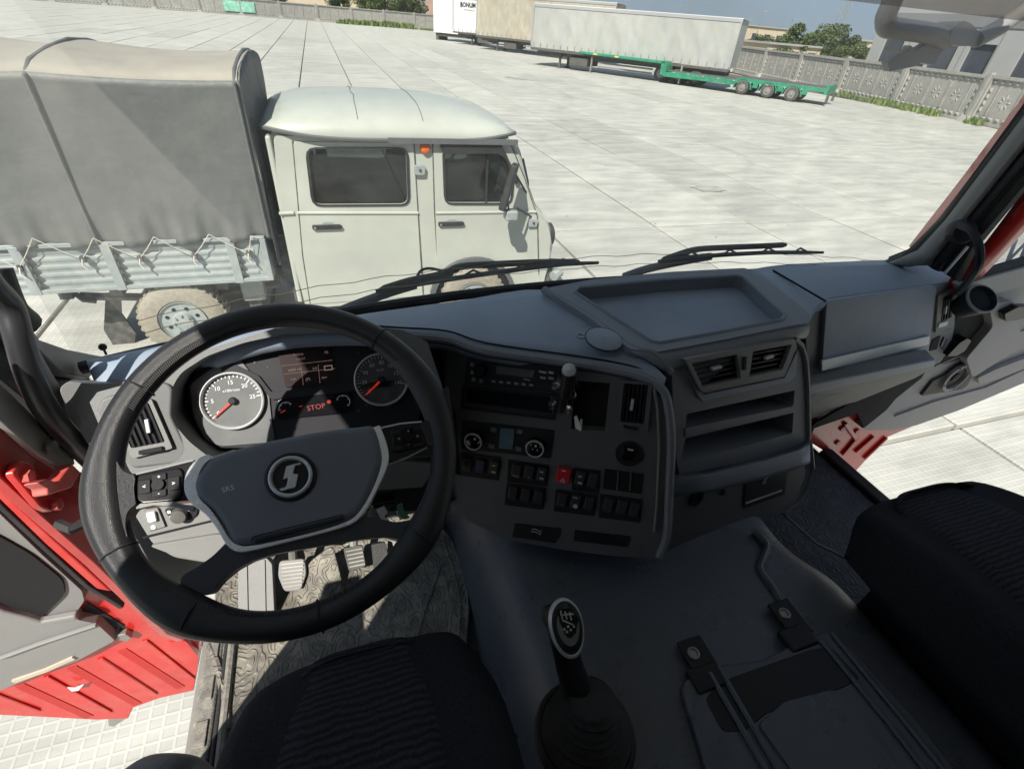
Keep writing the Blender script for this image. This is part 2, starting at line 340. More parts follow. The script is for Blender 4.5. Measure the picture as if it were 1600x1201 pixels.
def rectpl(name, pl, px, py, w, h, h0, h1, mt, parent=None, r=0, rot=0, **k):
    c = pl.uv(px, py, h1); cs, sn = math.cos(rot), math.sin(rot)
    q = [Vector((c.x + x*cs - y*sn, c.y + x*sn + y*cs)) for x,y in ((-w/2,-h/2),(w/2,-h/2),(w/2,h/2),(-w/2,h/2))]
    if r: q = rnd(q, r)
    return MB().prism(pl, q, h0, h1).build(name, mt, parent, **k)
def strip(pl, px, width, h):
    """outline of a band that follows a line of pixels"""
    p = [pl.uv(a,b,h) for a,b in px]; L = []; Rr = []
    for i, q in enumerate(p):
        t = (p[min(i+1,len(p)-1)] - p[max(i-1,0)]).normalized(); nn = Vector((-t.y, t.x)); w = width[i] if isinstance(width,(list,tuple)) else width
        L.append(q+nn*w/2); Rr.append(q-nn*w/2)
    return L + Rr[::-1]
def bandpl(name, pl, px, width, h0, h1, mt, parent=None, **k): return MB().prism(pl, strip(pl,px,width,h1), h0, h1).build(name, mt, parent, **k)
def catmull(p, n=6, closed=False):
    out = []; N = len(p); p = [Vector(q) for q in p]
    for i in range(N if closed else N-1):
        a,b,c,d = (p[(i-1)%N], p[i], p[(i+1)%N], p[(i+2)%N]) if closed else (p[max(i-1,0)], p[i], p[i+1], p[min(i+2,N-1)])
        for k in range(n):
            t = k/n; out.append(.5*((2*b)+(c-a)*t+(2*a-5*b+4*c-d)*t*t+(3*b-a-3*c+d)*t**3))
    if not closed: out.append(p[-1])
    return out
def grid(name, rows, mt, parent=None, flip=False, **k):
    if flip: rows = [list(r)[::-1] for r in rows]
    vs = [v for r in rows for v in r]; w = len(rows[0]); fs = [(i*w+j, i*w+j+1, (i+1)*w+j+1, (i+1)*w+j) for i in range(len(rows)-1) for j in range(w-1)]
    me = bpy.data.meshes.new(name); me.from_pydata([tuple(v) for v in vs], [], fs); return link(name, me, mt, parent, **k)
_tc = {}
def text(name, s, pl, px, py, size, h, mt, parent=None, rot=0, label=None, align='CENTER', bold=False, sx=1):
    c = bpy.data.curves.new('txt', 'FONT'); c.body = s; c.size = size; c.align_x = align; c.align_y = 'CENTER'; c.resolution_u = 2
    if bold: c.offset = size*.03
    o = bpy.data.objects.new('txt', c); me = bpy.data.meshes.new_from_object(o); bpy.data.objects.remove(o); bpy.data.curves.remove(c)
    q = pl.uv(px, py, h); m = pl.mat(pl.w(q.x,q.y,h)) @ Matrix.Rotation(rot,4,'Z') @ Matrix.Diagonal((sx,1,1,1))
    me.transform(m); return link(name, me, mt, parent, smooth=False, label=label)
def dup(o, loc, parent, label=None):
    c = o.copy(); COL.objects.link(c); c.parent = parent; c.location = Vector(loc) - (ORG[parent.name] if parent else Vector((0,0,0))); ORG[c.name] = Vector(loc); return c

# ================================================================== THE YARD
g = MB(); g.add([(-400,-60,-.16),(400,-60,-.16),(400,400,-.16),(-400,400,-.16)], [(0,1,2,3)])
ground = g.build('ground', mat('bare_ground', (.30,.27,.20), .95, var=.25, vscale=.3, dust=.4, dcol=(.16,.18,.08)), smooth=False); tagp(ground, kind='structure', label='bare ground under and around the concrete yard')
yard = thing('concrete_yard', 'wide yard of streaked pale concrete slabs', None, (0,20,0), kind='structure')
g = MB(); g.box((-2,54,-.11), (88,132,.06)); g.build('bedding', M_joint, yard, smooth=False)
SX, SY = 2.25, 6.0
def slabmesh():
    m = MB(); pl = PL((0,0,0),(0,0,1)); a, b = SX/2-.026, SY/2-.024
    vs = []; 
    for z, k in ((-.09,0),(-.012,0),(0,.014)):
        vs += [(-a+k,-b+k,z),(a-k,-b+k,z),(a-k,b-k,z),(-a+k,b-k,z)]
    fs = [(8,9,10,11)] + [(i*4+j, i*4+(j+1)%4, (i+1)*4+(j+1)%4, (i+1)*4+j) for i in (0,1) for j in range(4)]
    return vs, fs
sv, sf = slabmesh(); sme = bpy.data.meshes.new('slab'); sme.from_pydata(sv, [], sf); sme.materials.append(M_slab)
cells = []
for i in range(-19, 17):
    for j in range(-1, 19):
        x, y = -.93 + SX*(i+.5), 2.2 + SY*(j+.5)
        if abs(math.atan2(x, y+3) - .38) > 1.05: pass
        cells.append((x, y))
def area(c):
    d2 = c[0]**2 + c[1]**2 + 9.3; vis = (c[0]*.288 + c[1]*.752 + 3.05*.592)/math.sqrt(d2) > .5 and c[1] > -1
    return d2**1.5 if vis else d2**1.5*6
cells.sort(key=area)
rest = MB()
for k, (x, y) in enumerate(cells):
    z = random.uniform(-.006, .006)
    if k < 299:
        o = bpy.data.objects.new('slab', sme); COL.objects.link(o); o.parent = yard; o.location = Vector((x,y,z)) - ORG[yard.name]
    else: rest.add([(a+x,b+y,c+z) for a,b,c in sv], sf)
ro = rest.build('slab_field', M_slab, yard, smooth=False); ro['kind'] = 'stuff'

def stain(name, x, y, r, col, label, sx=1.6):
    rr = random.Random(int(x*10)); m = MB(); pts = []
    for k in range(22):
        a = k*2*math.pi/22; q = r*rr.uniform(.65,1.15); pts.append((x+math.cos(a)*q*sx, y+math.sin(a)*q, .0105))
    m.add(pts, [tuple(range(22))]); o = m.build(name, mat('stain_%s' % name, col, .8, var=.2, vscale=4), smooth=False); tagp(o, label, 'stain', kind='thing')
stain('oil_stain', 8.8, 10.6, .30, (.33,.32,.285), 'small dark oil stain on the slabs in front of the dash tray')
stain('dark_patch', 13.2, 35.0, .9, (.34,.34,.315), 'dark patch on the slabs left of the trailers', 2.4)
rk_ = random.Random(5); stn = MB()
for _ in range(240):
    x, y, z = rk_.uniform(2,26), rk_.uniform(7,34), .012; q = rk_.uniform(.008,.026); a = [Vector((x+rk_.uniform(-q,q)+dx*q, y+dy*q, z+dz*q*.6)) for dx,dy,dz in ((1,0,0),(-.5,.9,0),(-.5,-.9,0),(0,0,1.2))]; stn.add(a, [(0,1,3),(1,2,3),(2,0,3)])
o = stn.build('gravel', M_fence, smooth=False); tagp(o, 'loose bits of gravel scattered over the concrete yard', 'gravel', kind='stuff')
# ---- concrete perimeter fences, pressed relief panels
def panelmesh(W=6.2, H=2.42):
    m = MB(); f = PL((0,0,0),(0,-1,0)); w, h = W/2, H
    m.box((0,.09,h/2+.02), (W,.10,h-.04))
    fr = .16
    m.box((0,0,h-fr/2), (W,.14,fr)); m.box((0,0,fr/2+.02), (W,.14,fr)); 
    for s in (-1,1): m.box((s*(w-fr/2),0,h/2), (fr,.135,h-2*fr))
    n = 13
    for k in range(n):
        x = (k-(n-1)/2)*(W-.7)/(n-1)
        for z in (.33, h-.33): m.add([(x-.13,.04,z-.09),(x+.13,.04,z-.09),(x+.13,.04,z+.09),(x-.13,.04,z+.09),(x-.05,-.035,z+.02),(x+.05,-.035,z+.02)], [(0,1,5,4),(1,2,5),(2,3,4,5),(3,0,4)])
    for s in (-1,1):
        for k in range(4):
            z = .72 + k*.33; x = s*(w-.33); m.add([(x-.10,.04,z-.11),(x+.10,.04,z-.11),(x+.10,.04,z+.11),(x-.10,.04,z+.11),(x,-.035,z-.03),(x,-.035,z+.05)], [(0,1,4),(1,2,5,4),(2,3,5),(3,0,4,5)])
    for cx in (-1.55,0,1.55):
        for s in (-1,1): m.box((cx+s*.72,.03,h/2), (.035,.05,h-.95))
        for k in range(8):
            a = k*math.pi/4; c, s_ = math.cos(a), math.sin(a)
            p = lambda r,q,y: (cx + c*r - s_*q, y, h/2 + s_*r + c*q)
            m.add([p(.09,0,.04),p(.26,-.07,.04),p(.44,0,.04),p(.26,.07,.04),p(.26,0,.005)], [(0,1,4),(1,2,4),(2,3,4),(3,0,4)])
    me = m.mesh('fence_panel'); me.materials.append(M_fence); return me
PME = panelmesh()
def postmesh():
    m = MB(); m.box((0,.03,1.27), (.22,.26,2.54)); m.add([(-.45,-.35,-.02),(.45,-.35,-.02),(.45,.4,-.02),(-.45,.4,-.02),(-.28,-.22,.34),(.28,-.22,.34),(.28,.28,.34),(-.28,.28,.34)], [(4,5,6,7),(0,1,5,4),(1,2,6,5),(2,3,7,6),(3,0,4,7)])
    me = m.mesh('post'); me.materials.append(M_fence); return me
POM = postmesh()
def fence(a, b, pitch, label, dy=0):
    a = Vector(a); b = Vector(b); d = (b-a); n = round(d.length/pitch); d = d/n; ang = math.atan2(d.y, d.x)
    t = thing('concrete_fence', label, 'fence', a)
    for k in range(n+1):
        p = a + d*k
        o = bpy.data.objects.new('post', POM); COL.objects.link(o); o.parent = t; o.location = p-a; o.rotation_euler = (0,0,ang)
        if k < n:
            q = a + d*(k+.5); o = bpy.data.objects.new('panel', PME); COL.objects.link(o); o.parent = t; o.location = q-a+Vector((0,0,random.uniform(-.03,.03))); o.rotation_euler = (random.uniform(-.008,.008), random.uniform(-.004,.004), ang); o.scale = (d.length/6.42,1,1)
    return t
fR = fence((46.0,62.0,0), (35.0,16.9,0), 6.45, 'grey relief panel fence along the yard beside the grey hall and the trailers')
fL = fence((-62,104,0), (26,128,0), 6.5, 'long pale panel fence across the far end of the yard')
gp = MB(); gp.box((0,0,0),(4.9,.012,1.5)); pg = gp.build('painted_patch', mat('mint_paint', (.30,.62,.48), .8, var=.35, vscale=1.5), fL, loc=(0,0,0))
dfl = Vector((88,24,0)).normalized(); cp = Vector((-62,104,0)) + dfl*52.0; nf = Vector((dfl.y,-dfl.x,0))
pg.location = cp + nf*.078 + Vector((0,0,1.2)) - ORG[fL.name]; pg.rotation_euler = (0,0,math.atan2(24,88))

# ---- weeds: blades in tufts along the fences
def weeds(name, line, n, spread, h, label, m):
    b = MB()
    cl = [(random.random(), random.uniform(.25,1.1)) for _ in range(22)]
    for _ in range(n):
        t, hk = random.choice(cl); t = min(.999,max(0,random.gauss(t,.022))); k = t*(len(line)-1); i = min(int(k), len(line)-2); p = Vector(line[i]).lerp(Vector(line[i+1]), k-i)
        s = max(0, random.gauss(0, spread)); p = p + Vector((random.uniform(-1,1)*spread*.4, -s*.3, 0)) + Vector((-s*.8,0,0))*(1 if name == 'weeds' else .0)
        H = h*hk*random.uniform(.3,1.1); a = random.uniform(0,6.28); w = random.uniform(.03,.09)*h/.4; lean = Vector((random.uniform(-.4,.4), random.uniform(-.4,.4), 1))*H
        u = Vector((math.cos(a)*w, math.sin(a)*w, 0)); b.add([p-u, p+u, p+lean*.6+u*.8, p+lean, p+lean*.55-u*.8], [(0,1,2,3,4)])
    o = b.build(name, m, smooth=False); tagp(o, label, 'weeds', kind='stuff'); return o
weeds('weeds', [(39.6,37.5,0),(38.1,31.5,0),(37.2,27.5,0),(36.3,22.2,0)], 2600, .42, .42, 'green weeds growing at the foot of the grey panel fence', M_grass)
weeds('far_weeds', [(2,113.5,0),(12,115,0),(20,114,0),(25,109,0),(30,105,0)], 5200, 1.1, 1.0, 'strip of green weeds in front of the far panel fence', M_grass)

# ---- trees
def leafcloud(n, rx, ry, rz, leaf, seed, clumps=26):
    rr = random.Random(seed); b = MB(); cs = []
    for _ in range(clumps):
        while True:
            p = Vector((rr.uniform(-1,1), rr.uniform(-1,1), rr.uniform(-1,1)))
            if .25 < p.length < 1: break
        cs.append((Vector((p.x*rx, p.y*ry, p.z*rz)), rr.uniform(.22,.42)*min(rx,rz)))
    for _ in range(n):
        c, r = rr.choice(cs); d = Vector((rr.gauss(0,1), rr.gauss(0,1), rr.gauss(0,1))).normalized()*r*rr.uniform(.4,1.1)**.6
        p = c+d; a = Vector((rr.gauss(0,1), rr.gauss(0,1), rr.gauss(0,1))).normalized(); e = a.orthogonal().normalized(); e2 = a.cross(e); s = leaf*rr.uniform(.6,1.4)
        b.add([p-e*s, p-e2*s*.6, p+e*s, p+e2*s*.6], [(0,1,2,3)])
    me = b.mesh('crown'); return me
CR = [leafcloud(9000, 3.4,3.2,2.9,.16,1,40), leafcloud(8000, 2.8,2.6,3.2,.16,2,36), leafcloud(8000, 4.0,3.2,2.2,.16,3,36)]
for i, c in enumerate(CR): c.materials.append([M_leaf, M_leafd, M_leaf][i])
def tree(x, y, h, k, label, group, s=1.0):
    t = thing('tree', label, 'tree', (x,y,0), group)
    b = MB(); b.tube([(x,y,-.1),(x+.1,y,h*.3),(x-.05,y+.1,h*.62)], [.26*s,.18*s,.08*s], 7)
    for a in (0,1.3,2.6,4.1,5.2): b.tube([(x,y,h*.32),(x+math.cos(a)*1.2*s,y+math.sin(a)*1.2*s,h*.62),(x+math.cos(a)*1.9*s,y+math.sin(a)*1.9*s,h*.8)], [.10*s,.06*s,.03*s], 5)
    b.build('trunk', M_bark, t)
    o = bpy.data.objects.new('crown', CR[k]); COL.objects.link(o); o.parent = t; o.location = (0,0,h*.60); o.scale = (s,s,s*h/8.0); o.rotation_euler = (0,0,random.uniform(0,6))
    return t
def at(px, Y, off=0): # ground position in the column of a pixel at a given distance north
    p = P(px, 60, y=Y); return p.x+off, Y
for px, Y, h, k, s, lb in ((1268,74,5.4,0,1.25,'broad green tree behind the fence left of the lattice mast'), (1226,72,3.9,2,1.0,'low bushy tree behind the fence next to the end of the long trailer'),
                        (1312,80,5.4,1,1.15,'green tree behind the fence below the lattice mast'), (1340,66,4.0,2,.8,'low green tree behind the fence beside the grey hall'), (1196,84,4.2,0,.8,'small tree seen just past the end of the long curtain trailer'), (1352,76,4.4,1,.7,'narrow green tree between the beige building and the grey hall')):
    x, y = at(px, Y); tree(x, y, h, k, lb, 'trees behind the right fence', s)
for px, Y, h, k, s, lb in ((432,150,7.5,1,1.2,'small green tree rising behind the mint painted fence panels'), (575,146,6.5,0,1.1,'green tree behind the far fence left of the pink building'), (612,142,6.8,2,1.4,'dense green tree in front of the pink building'), (640,144,6.3,0,1.2,'green tree at the foot of the pink building wall'), (530,160,6.2,1,1.0,'distant green tree beyond the middle of the far fence')):
    p = P(px, 20, y=Y); tree(p.x, Y, h, k, lb, 'trees behind the far fence', s)
# ---- buildings
b3 = thing('pink_building', 'pink walled building behind the far fence', 'building', (30,165,0))
xa, xb = P(566,0,y=160).x, P(692,0,y=160).x
m = MB(); m.box(((xa+xb)/2,164,4), (xb-xa,8,8)); m.build('wall', M_brick, b3, bevel=.05)
m = MB(); m.box(((xa+xb)/2,164,8.2), (xb-xa+.8,8.8,.4)); m.build('roof', M_clad2, b3)
for k in range(6):
    for z in (2.2,5.4):
        cx = xa+(xb-xa)*(k+.5)/6; m = MB(); m.box((cx,159.97,z),(1.5,.12,1.5)); w_ = m.build('window', M_clean, b3); m = MB(); m.box((cx,159.9,z),(1.2,.06,1.2)); m.build('pane', M_wind, w_)
b4 = thing('long_shed', 'long beige shed standing beyond the middle of the far fence', 'building', (0,185,0))
xa, xb = P(436,0,y=180).x, P(566,0,y=180).x
MB().box(((xa+xb)/2,185,4), (xb-xa,8,8)).build('wall', M_beige, b4); MB().box(((xa+xb)/2,185,8.15), (xb-xa+.6,8.6,.3)).build('roof', M_clad2, b4)
for k in range(8): cx = xa+(xb-xa)*(k+.5)/8; MB().box((cx,180.97,5.6),(1.6,.1,1.2)).build('window', M_wind, b4)
def simplebld(name, px0, px1, Y, h, mt, label, wn=0, wm=None):
    xa, xb = P(px0,60,y=Y).x, P(px1,60,y=Y).x; t = thing(name, label, 'building', ((xa+xb)/2,Y,0))
    m = MB(); m.box(((xa+xb)/2,Y+4,h/2), (xb-xa,8,h)); m.build('wall', mt, t); m = MB(); m.box(((xa+xb)/2,Y+4,h+.12), (xb-xa+.6,8.6,.24)); m.build('roof', M_clad, t)
    for k in range(wn): cx = xa+(xb-xa)*(k+.5)/wn; m = MB(); m.box((cx,Y-.03,h*.62), ((xb-xa)/wn*.45,.1,h*.3)); m.build('window', wm or M_wind, t)
    return t
simplebld('beige_building', 1148, 1245, 120, 5.6, M_beige, 'low beige building on the horizon past the end of the long trailer', 5)
simplebld('beige_hall', 1318, 1385, 96, 4.5, M_beige, 'beige building between the trees and the grey hall', 2)
simplebld('yellow_building', 1288, 1328, 88, 3.3, M_yell, 'small yellow building with white windows behind the fence', 3, M_clean)
simplebld('low_shed', 1206, 1290, 70, 2.75, M_beige, 'low tan shed roof just above the fence under the trees', 3)
# grey hall: its long wall runs behind the right fence
hall = thing('grey_hall', 'grey clad hall with tall dark windows behind the right fence', 'building', (50,25,0))
HX = 46.5; pl = PL((HX,25,3),(-1,0,0)); pl.u = Vector((0,-1,0)); pl.v = Vector((0,0,1))
def hp(px,py): p = P(px,py,x=HX); return Vector((-(p.y-25), p.z-3))
e0 = hp(1358,80).x
wins = [[(1386,52),(1414,54),(1404,95),(1371,93)], [(1437,62),(1455,64),(1446,103),(1425,101)], [(1478,35),(1512,40),(1483,104),(1446,100)], [(1519,68),(1561,70),(1535,112),(1496,108)], [(1604,70),(1650,72),(1625,125),(1574,118)]]
hol = []
for w in wins:
    q = [hp(*c) for c in w]; x0 = (q[0].x+q[3].x)/2; x1 = (q[1].x+q[2].x)/2; z0 = min(q[2].y,q[3].y)-.8; z1 = (q[0].y+q[1].y)/2; hol.append([Vector((x0,z0)),Vector((x1,z0)),Vector((x1,z1)),Vector((x0,z1))])
xr = 30
MB().prism(pl, [Vector((e0,-3)),Vector((xr,-3)),Vector((xr,5.2)),Vector((e0,5.2))], -.3, 0, hol).build('wall', M_clad, hall, smooth=False)
MB().box((HX+6,25-(e0+xr)/2,4.1),(11.4,xr-e0,8.2)).build('hall_body', M_clad, hall, smooth=False)
MB().prism(pl, [Vector((e0,2.0)),Vector((xr,2.0)),Vector((xr,2.75)),Vector((e0,2.75))], .003, .06).build('cladding_band', M_clad2, hall)
for h_ in hol: MB().prism(pl, h_, -.26, -.22).build('window', M_wind, hall, smooth=False)
for k in range(14):
    x = e0+1.2+k*2.3
    if any(h_[0].x-.1 < x < h_[1].x+.1 for h_ in hol): continue
    MB().prism(pl, [Vector((x-.02,-3)),Vector((x+.02,-3)),Vector((x+.02,1.98)),Vector((x-.02,1.98))], .002, .03).build('panel_joint', M_clad2, hall)
# masts and lamps
t = thing('lattice_mast', 'slim lattice mast rising above the trees', 'mast', (*at(1303,92),0)); X0, Y0 = at(1303,92)
m = MB(); 
for sx, sy in ((-1,-1),(1,-1),(1,1),(-1,1)): m.tube([(X0+sx*.7,Y0+sy*.7,0),(X0+sx*.25,Y0+sy*.25,17)], .055, 5)
m.build('mast_leg', M_metal, t)
m = MB()
for k in range(16):
    z = k*1.05; w0 = .7-.45*z/17; z1 = z+1.05; w1 = .7-.45*z1/17
    m.tube([(X0-w0,Y0-w0,z),(X0+w1,Y0-w1,z1)], .035, 4); m.tube([(X0+w0,Y0-w0,z),(X0-w1,Y0-w1,z1)], .035, 4); m.tube([(X0-w0,Y0-w0,z),(X0+w0,Y0-w0,z)], .03, 4)
o = m.build('lattice', M_metal, t)
for px, Y, h in ((1180,85,7),(1229,80,6.2),(1066,95,9)):
    X, Yy = at(px, Y); t = thing('lamp_post', {1180:'slim lamp post above the fence end near the long trailer',1229:'short lamp post left of the broad tree',1066:'tall lamp post behind the roof of the long curtain trailer'}[px], 'lamp post', (X,Yy,0), 'lamp posts behind the yard')
    MB().tube([(X,Yy,0),(X,Yy,h)], [.09,.05], 6).build('pole', M_metal, t); MB().box((X+.3,Yy,h),(.8,.2,.1)).build('lamp_head', M_clad, t)
# ---- semi-trailers
def frame_of(a, b):
    a = Vector(a); b = Vector(b); d = (b-a).normalized(); n = Vector((d.y,-d.x,0)); 
    return a, d, n, (b-a).length
def wheelset(name, parent, c, axis, r, w, rimc, tyrec, nlug=8, treads=0):
    """a road wheel: tyre with a rim and a hub as its pieces; axis points outwards"""
    ax = Vector(axis).normalized(); q = ax.to_track_quat('Z','Y').to_matrix().to_4x4(); q.translation = Vector(c)
    ri = r*.56
    ty = MB().lathe(q, [(ri,-w),(r*.9,-w),(r,-w*.85),(r,-w*.15),(r*.95,-.02),(r*.80,.005),(ri*1.04,0),(ri,-.03),(ri,-w*.5)], 40, cap=False)
    if treads:
        for k in range(treads):
            a = k*2*math.pi/treads; mm = q @ Matrix.Rotation(a,4,'Z') @ Matrix.Translation((r*.985,0,-w*.30))
            ty.box(mm.translation, (.035,.028,w*.36), mm); mm = q @ Matrix.Rotation(a+math.pi/treads,4,'Z') @ Matrix.Translation((r*.985,0,-w*.7)); ty.box(mm.translation, (.035,.028,w*.36), mm)
    t = ty.build(name, tyrec, parent)
    rm = MB().lathe(q, [(ri,-.02),(ri*.97,.0),(ri*.90,-.02),(ri*.82,-.055),(ri*.45,-.02),(ri*.42,.012),(ri*.30,.02)], 32)
    for k in range(nlug):
        a = k*2*math.pi/nlug; mm = q @ Matrix.Rotation(a,4,'Z') @ Matrix.Translation((ri*.36,0,.02)); rm.box(mm.translation, (.02,.02,.03), mm)
    rm.build('rim', rimc, t)
    hl = MB()
    for k in range(nlug):
        a = (k+.5)*2*math.pi/nlug; mm = q @ Matrix.Rotation(a,4,'Z') @ Matrix.Translation((ri*.66,0,-.026)); hl.lathe(mm, [(ri*.085,0),(ri*.085,.012)], 8)
    hl.build('rim_holes', M_void, t)
    return t
def trailer(a, b, label, mt, wheels=True, depth=2.5, top=4.0, slats=True, leg=True):
    a, d, n, Ln = frame_of(a, b); t = thing('curtain_trailer', label, 'trailer', a, None)
    back = -n*depth; up = Vector((0,0,1)); z0, z1 = 1.25, top
    pl = PL(a, n); pl.u = d; pl.v = up; pl.n = n; pl.o = Vector((a.x,a.y,0))
    # curtain with creases
    nx, nz = int(Ln*9), 14; rr = random.Random(len(label)*7); ph = [rr.uniform(0,6) for _ in range(8)]
    rows = []
    for j in range(nz+1):
        z = z0 + .02 + (z1-.22-z0)*j/nz; row = []
        for i in range(nx+1):
            x = .03 + (Ln-.06)*i/nx; s = x - (z1-z)*.55
            f = .028*math.sin(s*2.1+ph[0])*math.sin(s*.9+ph[1]+z) + .022*max(0,math.sin(s*4.3+ph[2]+.7*math.sin(x*.8+ph[3])))**3 + .012*math.sin(x*9+ph[4])*(1-j/nz)
            row.append(pl.w(x, z, .03 + f*(1-abs(2*j/nz-1)**3)))
        rows.append(row)
    grid('curtain', rows, mt, t)
    m = MB(); c = a + d*Ln/2 - n*(depth/2); M = Matrix((d,n,up)).transposed().to_4x4()
    m.box(c+up*((z0+z1)/2), (Ln-.1, depth-.1, z1-z0-.1), M); m.build('cargo_body', mt, t)
    m = MB(); m.box(a+d*Ln/2+up*(z1-.10)+n*.02, (Ln+.04,.10,.2), M); m.build('roof_rail', M_clad, t, bevel=.01)
    m = MB(); m.box(c+up*(z1+.01), (Ln+.02,depth,.05), M); m.build('roof', M_clean, t)
    m = MB(); m.box(a+d*Ln/2+up*(z0-.09)+n*.01, (Ln,.09,.16), M); m.build('side_rail', M_steel, t)
    for s, nm in ((.04,'corner_post'),(Ln-.04,'corner_post')): MB().box(a+d*s+up*((z0+z1)/2)+n*.05, (.10,.08,z1-z0-.2), M).build(nm, M_clad, t)
    k = int(Ln/.62)
    for i in range(k):
        x = .3 + i*.62; mm = MB(); mm.box(pl.w(x, z0+.16, .075), (.05,.012,.34), M); mm.box(pl.w(x, z0-.03, .08), (.035,.03,.12), M); mm.build('strap', M_clad2, t)
    for i in (0,1): MB().box(c+up*.98+n*(.55 if i else -.55), (Ln-.6,.14,.36), M).build('chassis_rail', M_steel, t)
    MB().box(a+d*(Ln*.52)+up*.72-n*.12, (Ln*.28,.04,.12), M).build('side_guard', M_clad2, t); MB().box(a+d*(Ln*.52)+up*.45-n*.12, (Ln*.28,.04,.12), M).build('side_guard', M_clad2, t)
    for s in (.0,1): 
        x = 2.6; MB().box(a+d*x+up*.62-n*(.45+1.5*s), (.16,.16,1.1), M).build('landing_leg', M_steel, t); MB().box(a+d*x+up*.05-n*(.45+1.5*s), (.36,.3,.1), M).build('leg_foot', M_steel, t)
    MB().box(a+d*4.4+up*.62-n*1.2, (1.6,2.1,.55), M).build('pallet_box', M_steel, t)
    if wheels:
        for k in range(3): 
            for s in (0,1): wheelset('wheel', t, a+d*(Ln-4.9+k*1.32)+up*.50-n*(.10+2.3*s), n*(1-2*s), .50, .34, M_clad, M_tyred)
    return t, pl
A, B = (16.9,46.8,0), (27.3,34.4,0)
tr1, _ = trailer(A, B, 'long trailer with creased dusty white side curtain behind the green lowboy', M_curt, top=4.12)
tr2, _ = trailer((17.1,65.6,0), (27.5,53.2,0), 'trailer with plain tan side curtain, second from the front of the row', M_curtt, top=4.9)
tr3, pl3 = trailer((16.2,73.5,0), (25,63,0), 'white trailer with black lettering on its side, third in the row', M_clean, top=4.6, wheels=False)
text('lettering', 'BONUM', pl3, 731, 8, .62, .09, M_black, tr3, bold=True); text('lettering', 'www.bonum.ru', pl3, 733, 15.5, .24, .09, M_black, tr3)
t = thing('white_container', 'plain bright white box body at the far end of the trailer row', 'box body', (15,78,0)); a, d, n, Ln = frame_of((15.0,80,0),(22,73,0)); M = Matrix((d,n,Vector((0,0,1)))).transposed().to_4x4()
MB().box(Vector((15,80,0))+d*3.5-n*1.25+Vector((0,0,3.0)), (7,2.5,4.4), M).build('box_body', M_clean, t, bevel=.04); MB().box(Vector((15,80,0))+d*3.5-n*1.25+Vector((0,0,.6)), (6.6,2,.3), M).build('underframe', M_steel, t)
for x in (.5,6.4): MB().box(Vector((15,80,0))+d*x-n*1.25+Vector((0,0,.25)), (.4,2.2,.5), M).build('support', M_steel, t)
# green lowboy
LA = P(905,80,z=1.32); LB = P(1290,138,z=.95); LA.z = LB.z = 0
a, d, n, Ln = frame_of(LA, LB); up = Vector((0,0,1)); M = Matrix((d,n,up)).transposed().to_4x4(); pl = PL(a, n); pl.u, pl.v, pl.n, pl.o = d, up, n, a
lb = thing('lowboy_trailer', 'green low deck trailer parked in front of the long white trailer', 'low trailer', a)
def xs(px, py, z): return (P(px,py,z=z)-a).dot(d)
xn = xs(1014,97,1.3); x1 = xs(1140,122,.9); w1, w2, w3 = [(P(x,y,z=0)-a).dot(d) for x,y in ((1165,146),(1212,150),(1258,153))]
MB().box(a+d*(xn/2)-n*1.25+up*1.26, (xn,2.5,.16), M).build('gooseneck', M_green, lb, bevel=.02)
MB().prism(pl, [Vector(q) for q in ((xn-.35,1.34),(xn+.05,1.34),(xn+.15,.95),(xn+.15,.5),(xn-.25,.5))], -2.5, 0).build('neck_drop', M_green, lb, bevel=.02)
for s in (0,2.38): MB().prism(pl, [Vector(q) for q in ((xn,.70),(xn+1,.80),(x1,.80),(x1+.3,.95),(Ln,.95),(Ln,.72),(x1+.4,.72),(x1,.5),(xn,.42))], -s-.12, -s).build('side_beam', M_green, lb, bevel=.015)
MB().box(a+d*((xn+x1)/2)-n*1.25+up*.80, (x1-xn,2.46,.05), M).build('deck', M_steel, lb); MB().box(a+d*((x1+Ln)/2)-n*1.25+up*.955, (Ln-x1,2.46,.05), M).build('rear_deck', M_steel, lb)
for w in (w1,w2,w3):
    arc = [Vector((w+.62*math.cos(k*math.pi/8), .34+.62*math.sin(k*math.pi/8))) for k in range(9)]; arc2 = [Vector((w+.55*math.cos(k*math.pi/8), .34+.55*math.sin(k*math.pi/8))) for k in range(8,-1,-1)]
    MB().prism(pl, arc+arc2, -.4, .03).build('mudguard', M_green, lb)
    for s in (0,1): wheelset('wheel', lb, a+d*w+up*.42-n*(.0+2.5*s)+n*.02*(1-2*s), n*(1-2*s), .42, .30, M_metal, M_tyred)
for x in (w1-1.0,(w1+w2)/2,(w2+w3)/2,w3+.75): MB().box(a+d*x+up*.62+n*.01, (.34,.05,.30), M).build('side_panel', M_green, lb, bevel=.01)
for x in (1.1, xn+1.2): MB().box(a+d*x+up*.66-n*.3, (.12,.12,1.1), M).build('support_leg', M_metal, lb)
for k in range(9): MB().box(a+d*(xn+.8+k*(Ln-xn-1)/9)+up*.74+n*.012, (.16,.03,.06), M).build('lashing_ring', M_clad, lb)
for x in (1.5,3.4): MB().box(a+d*x+up*1.26+n*.012, (.35,.02,.10), M).build('reflector', M_yell, lb)
MB().box(a+d*(Ln+.1)-n*1.25+up*.85, (.2,2.4,.5), M).build('tail_board', M_green, lb); 
for s in (.3,2.2): MB().box(a+d*(Ln+.25)-n*s+up*.45, (.12,.3,.5), M).build('tail_ramp', M_steel, lb)

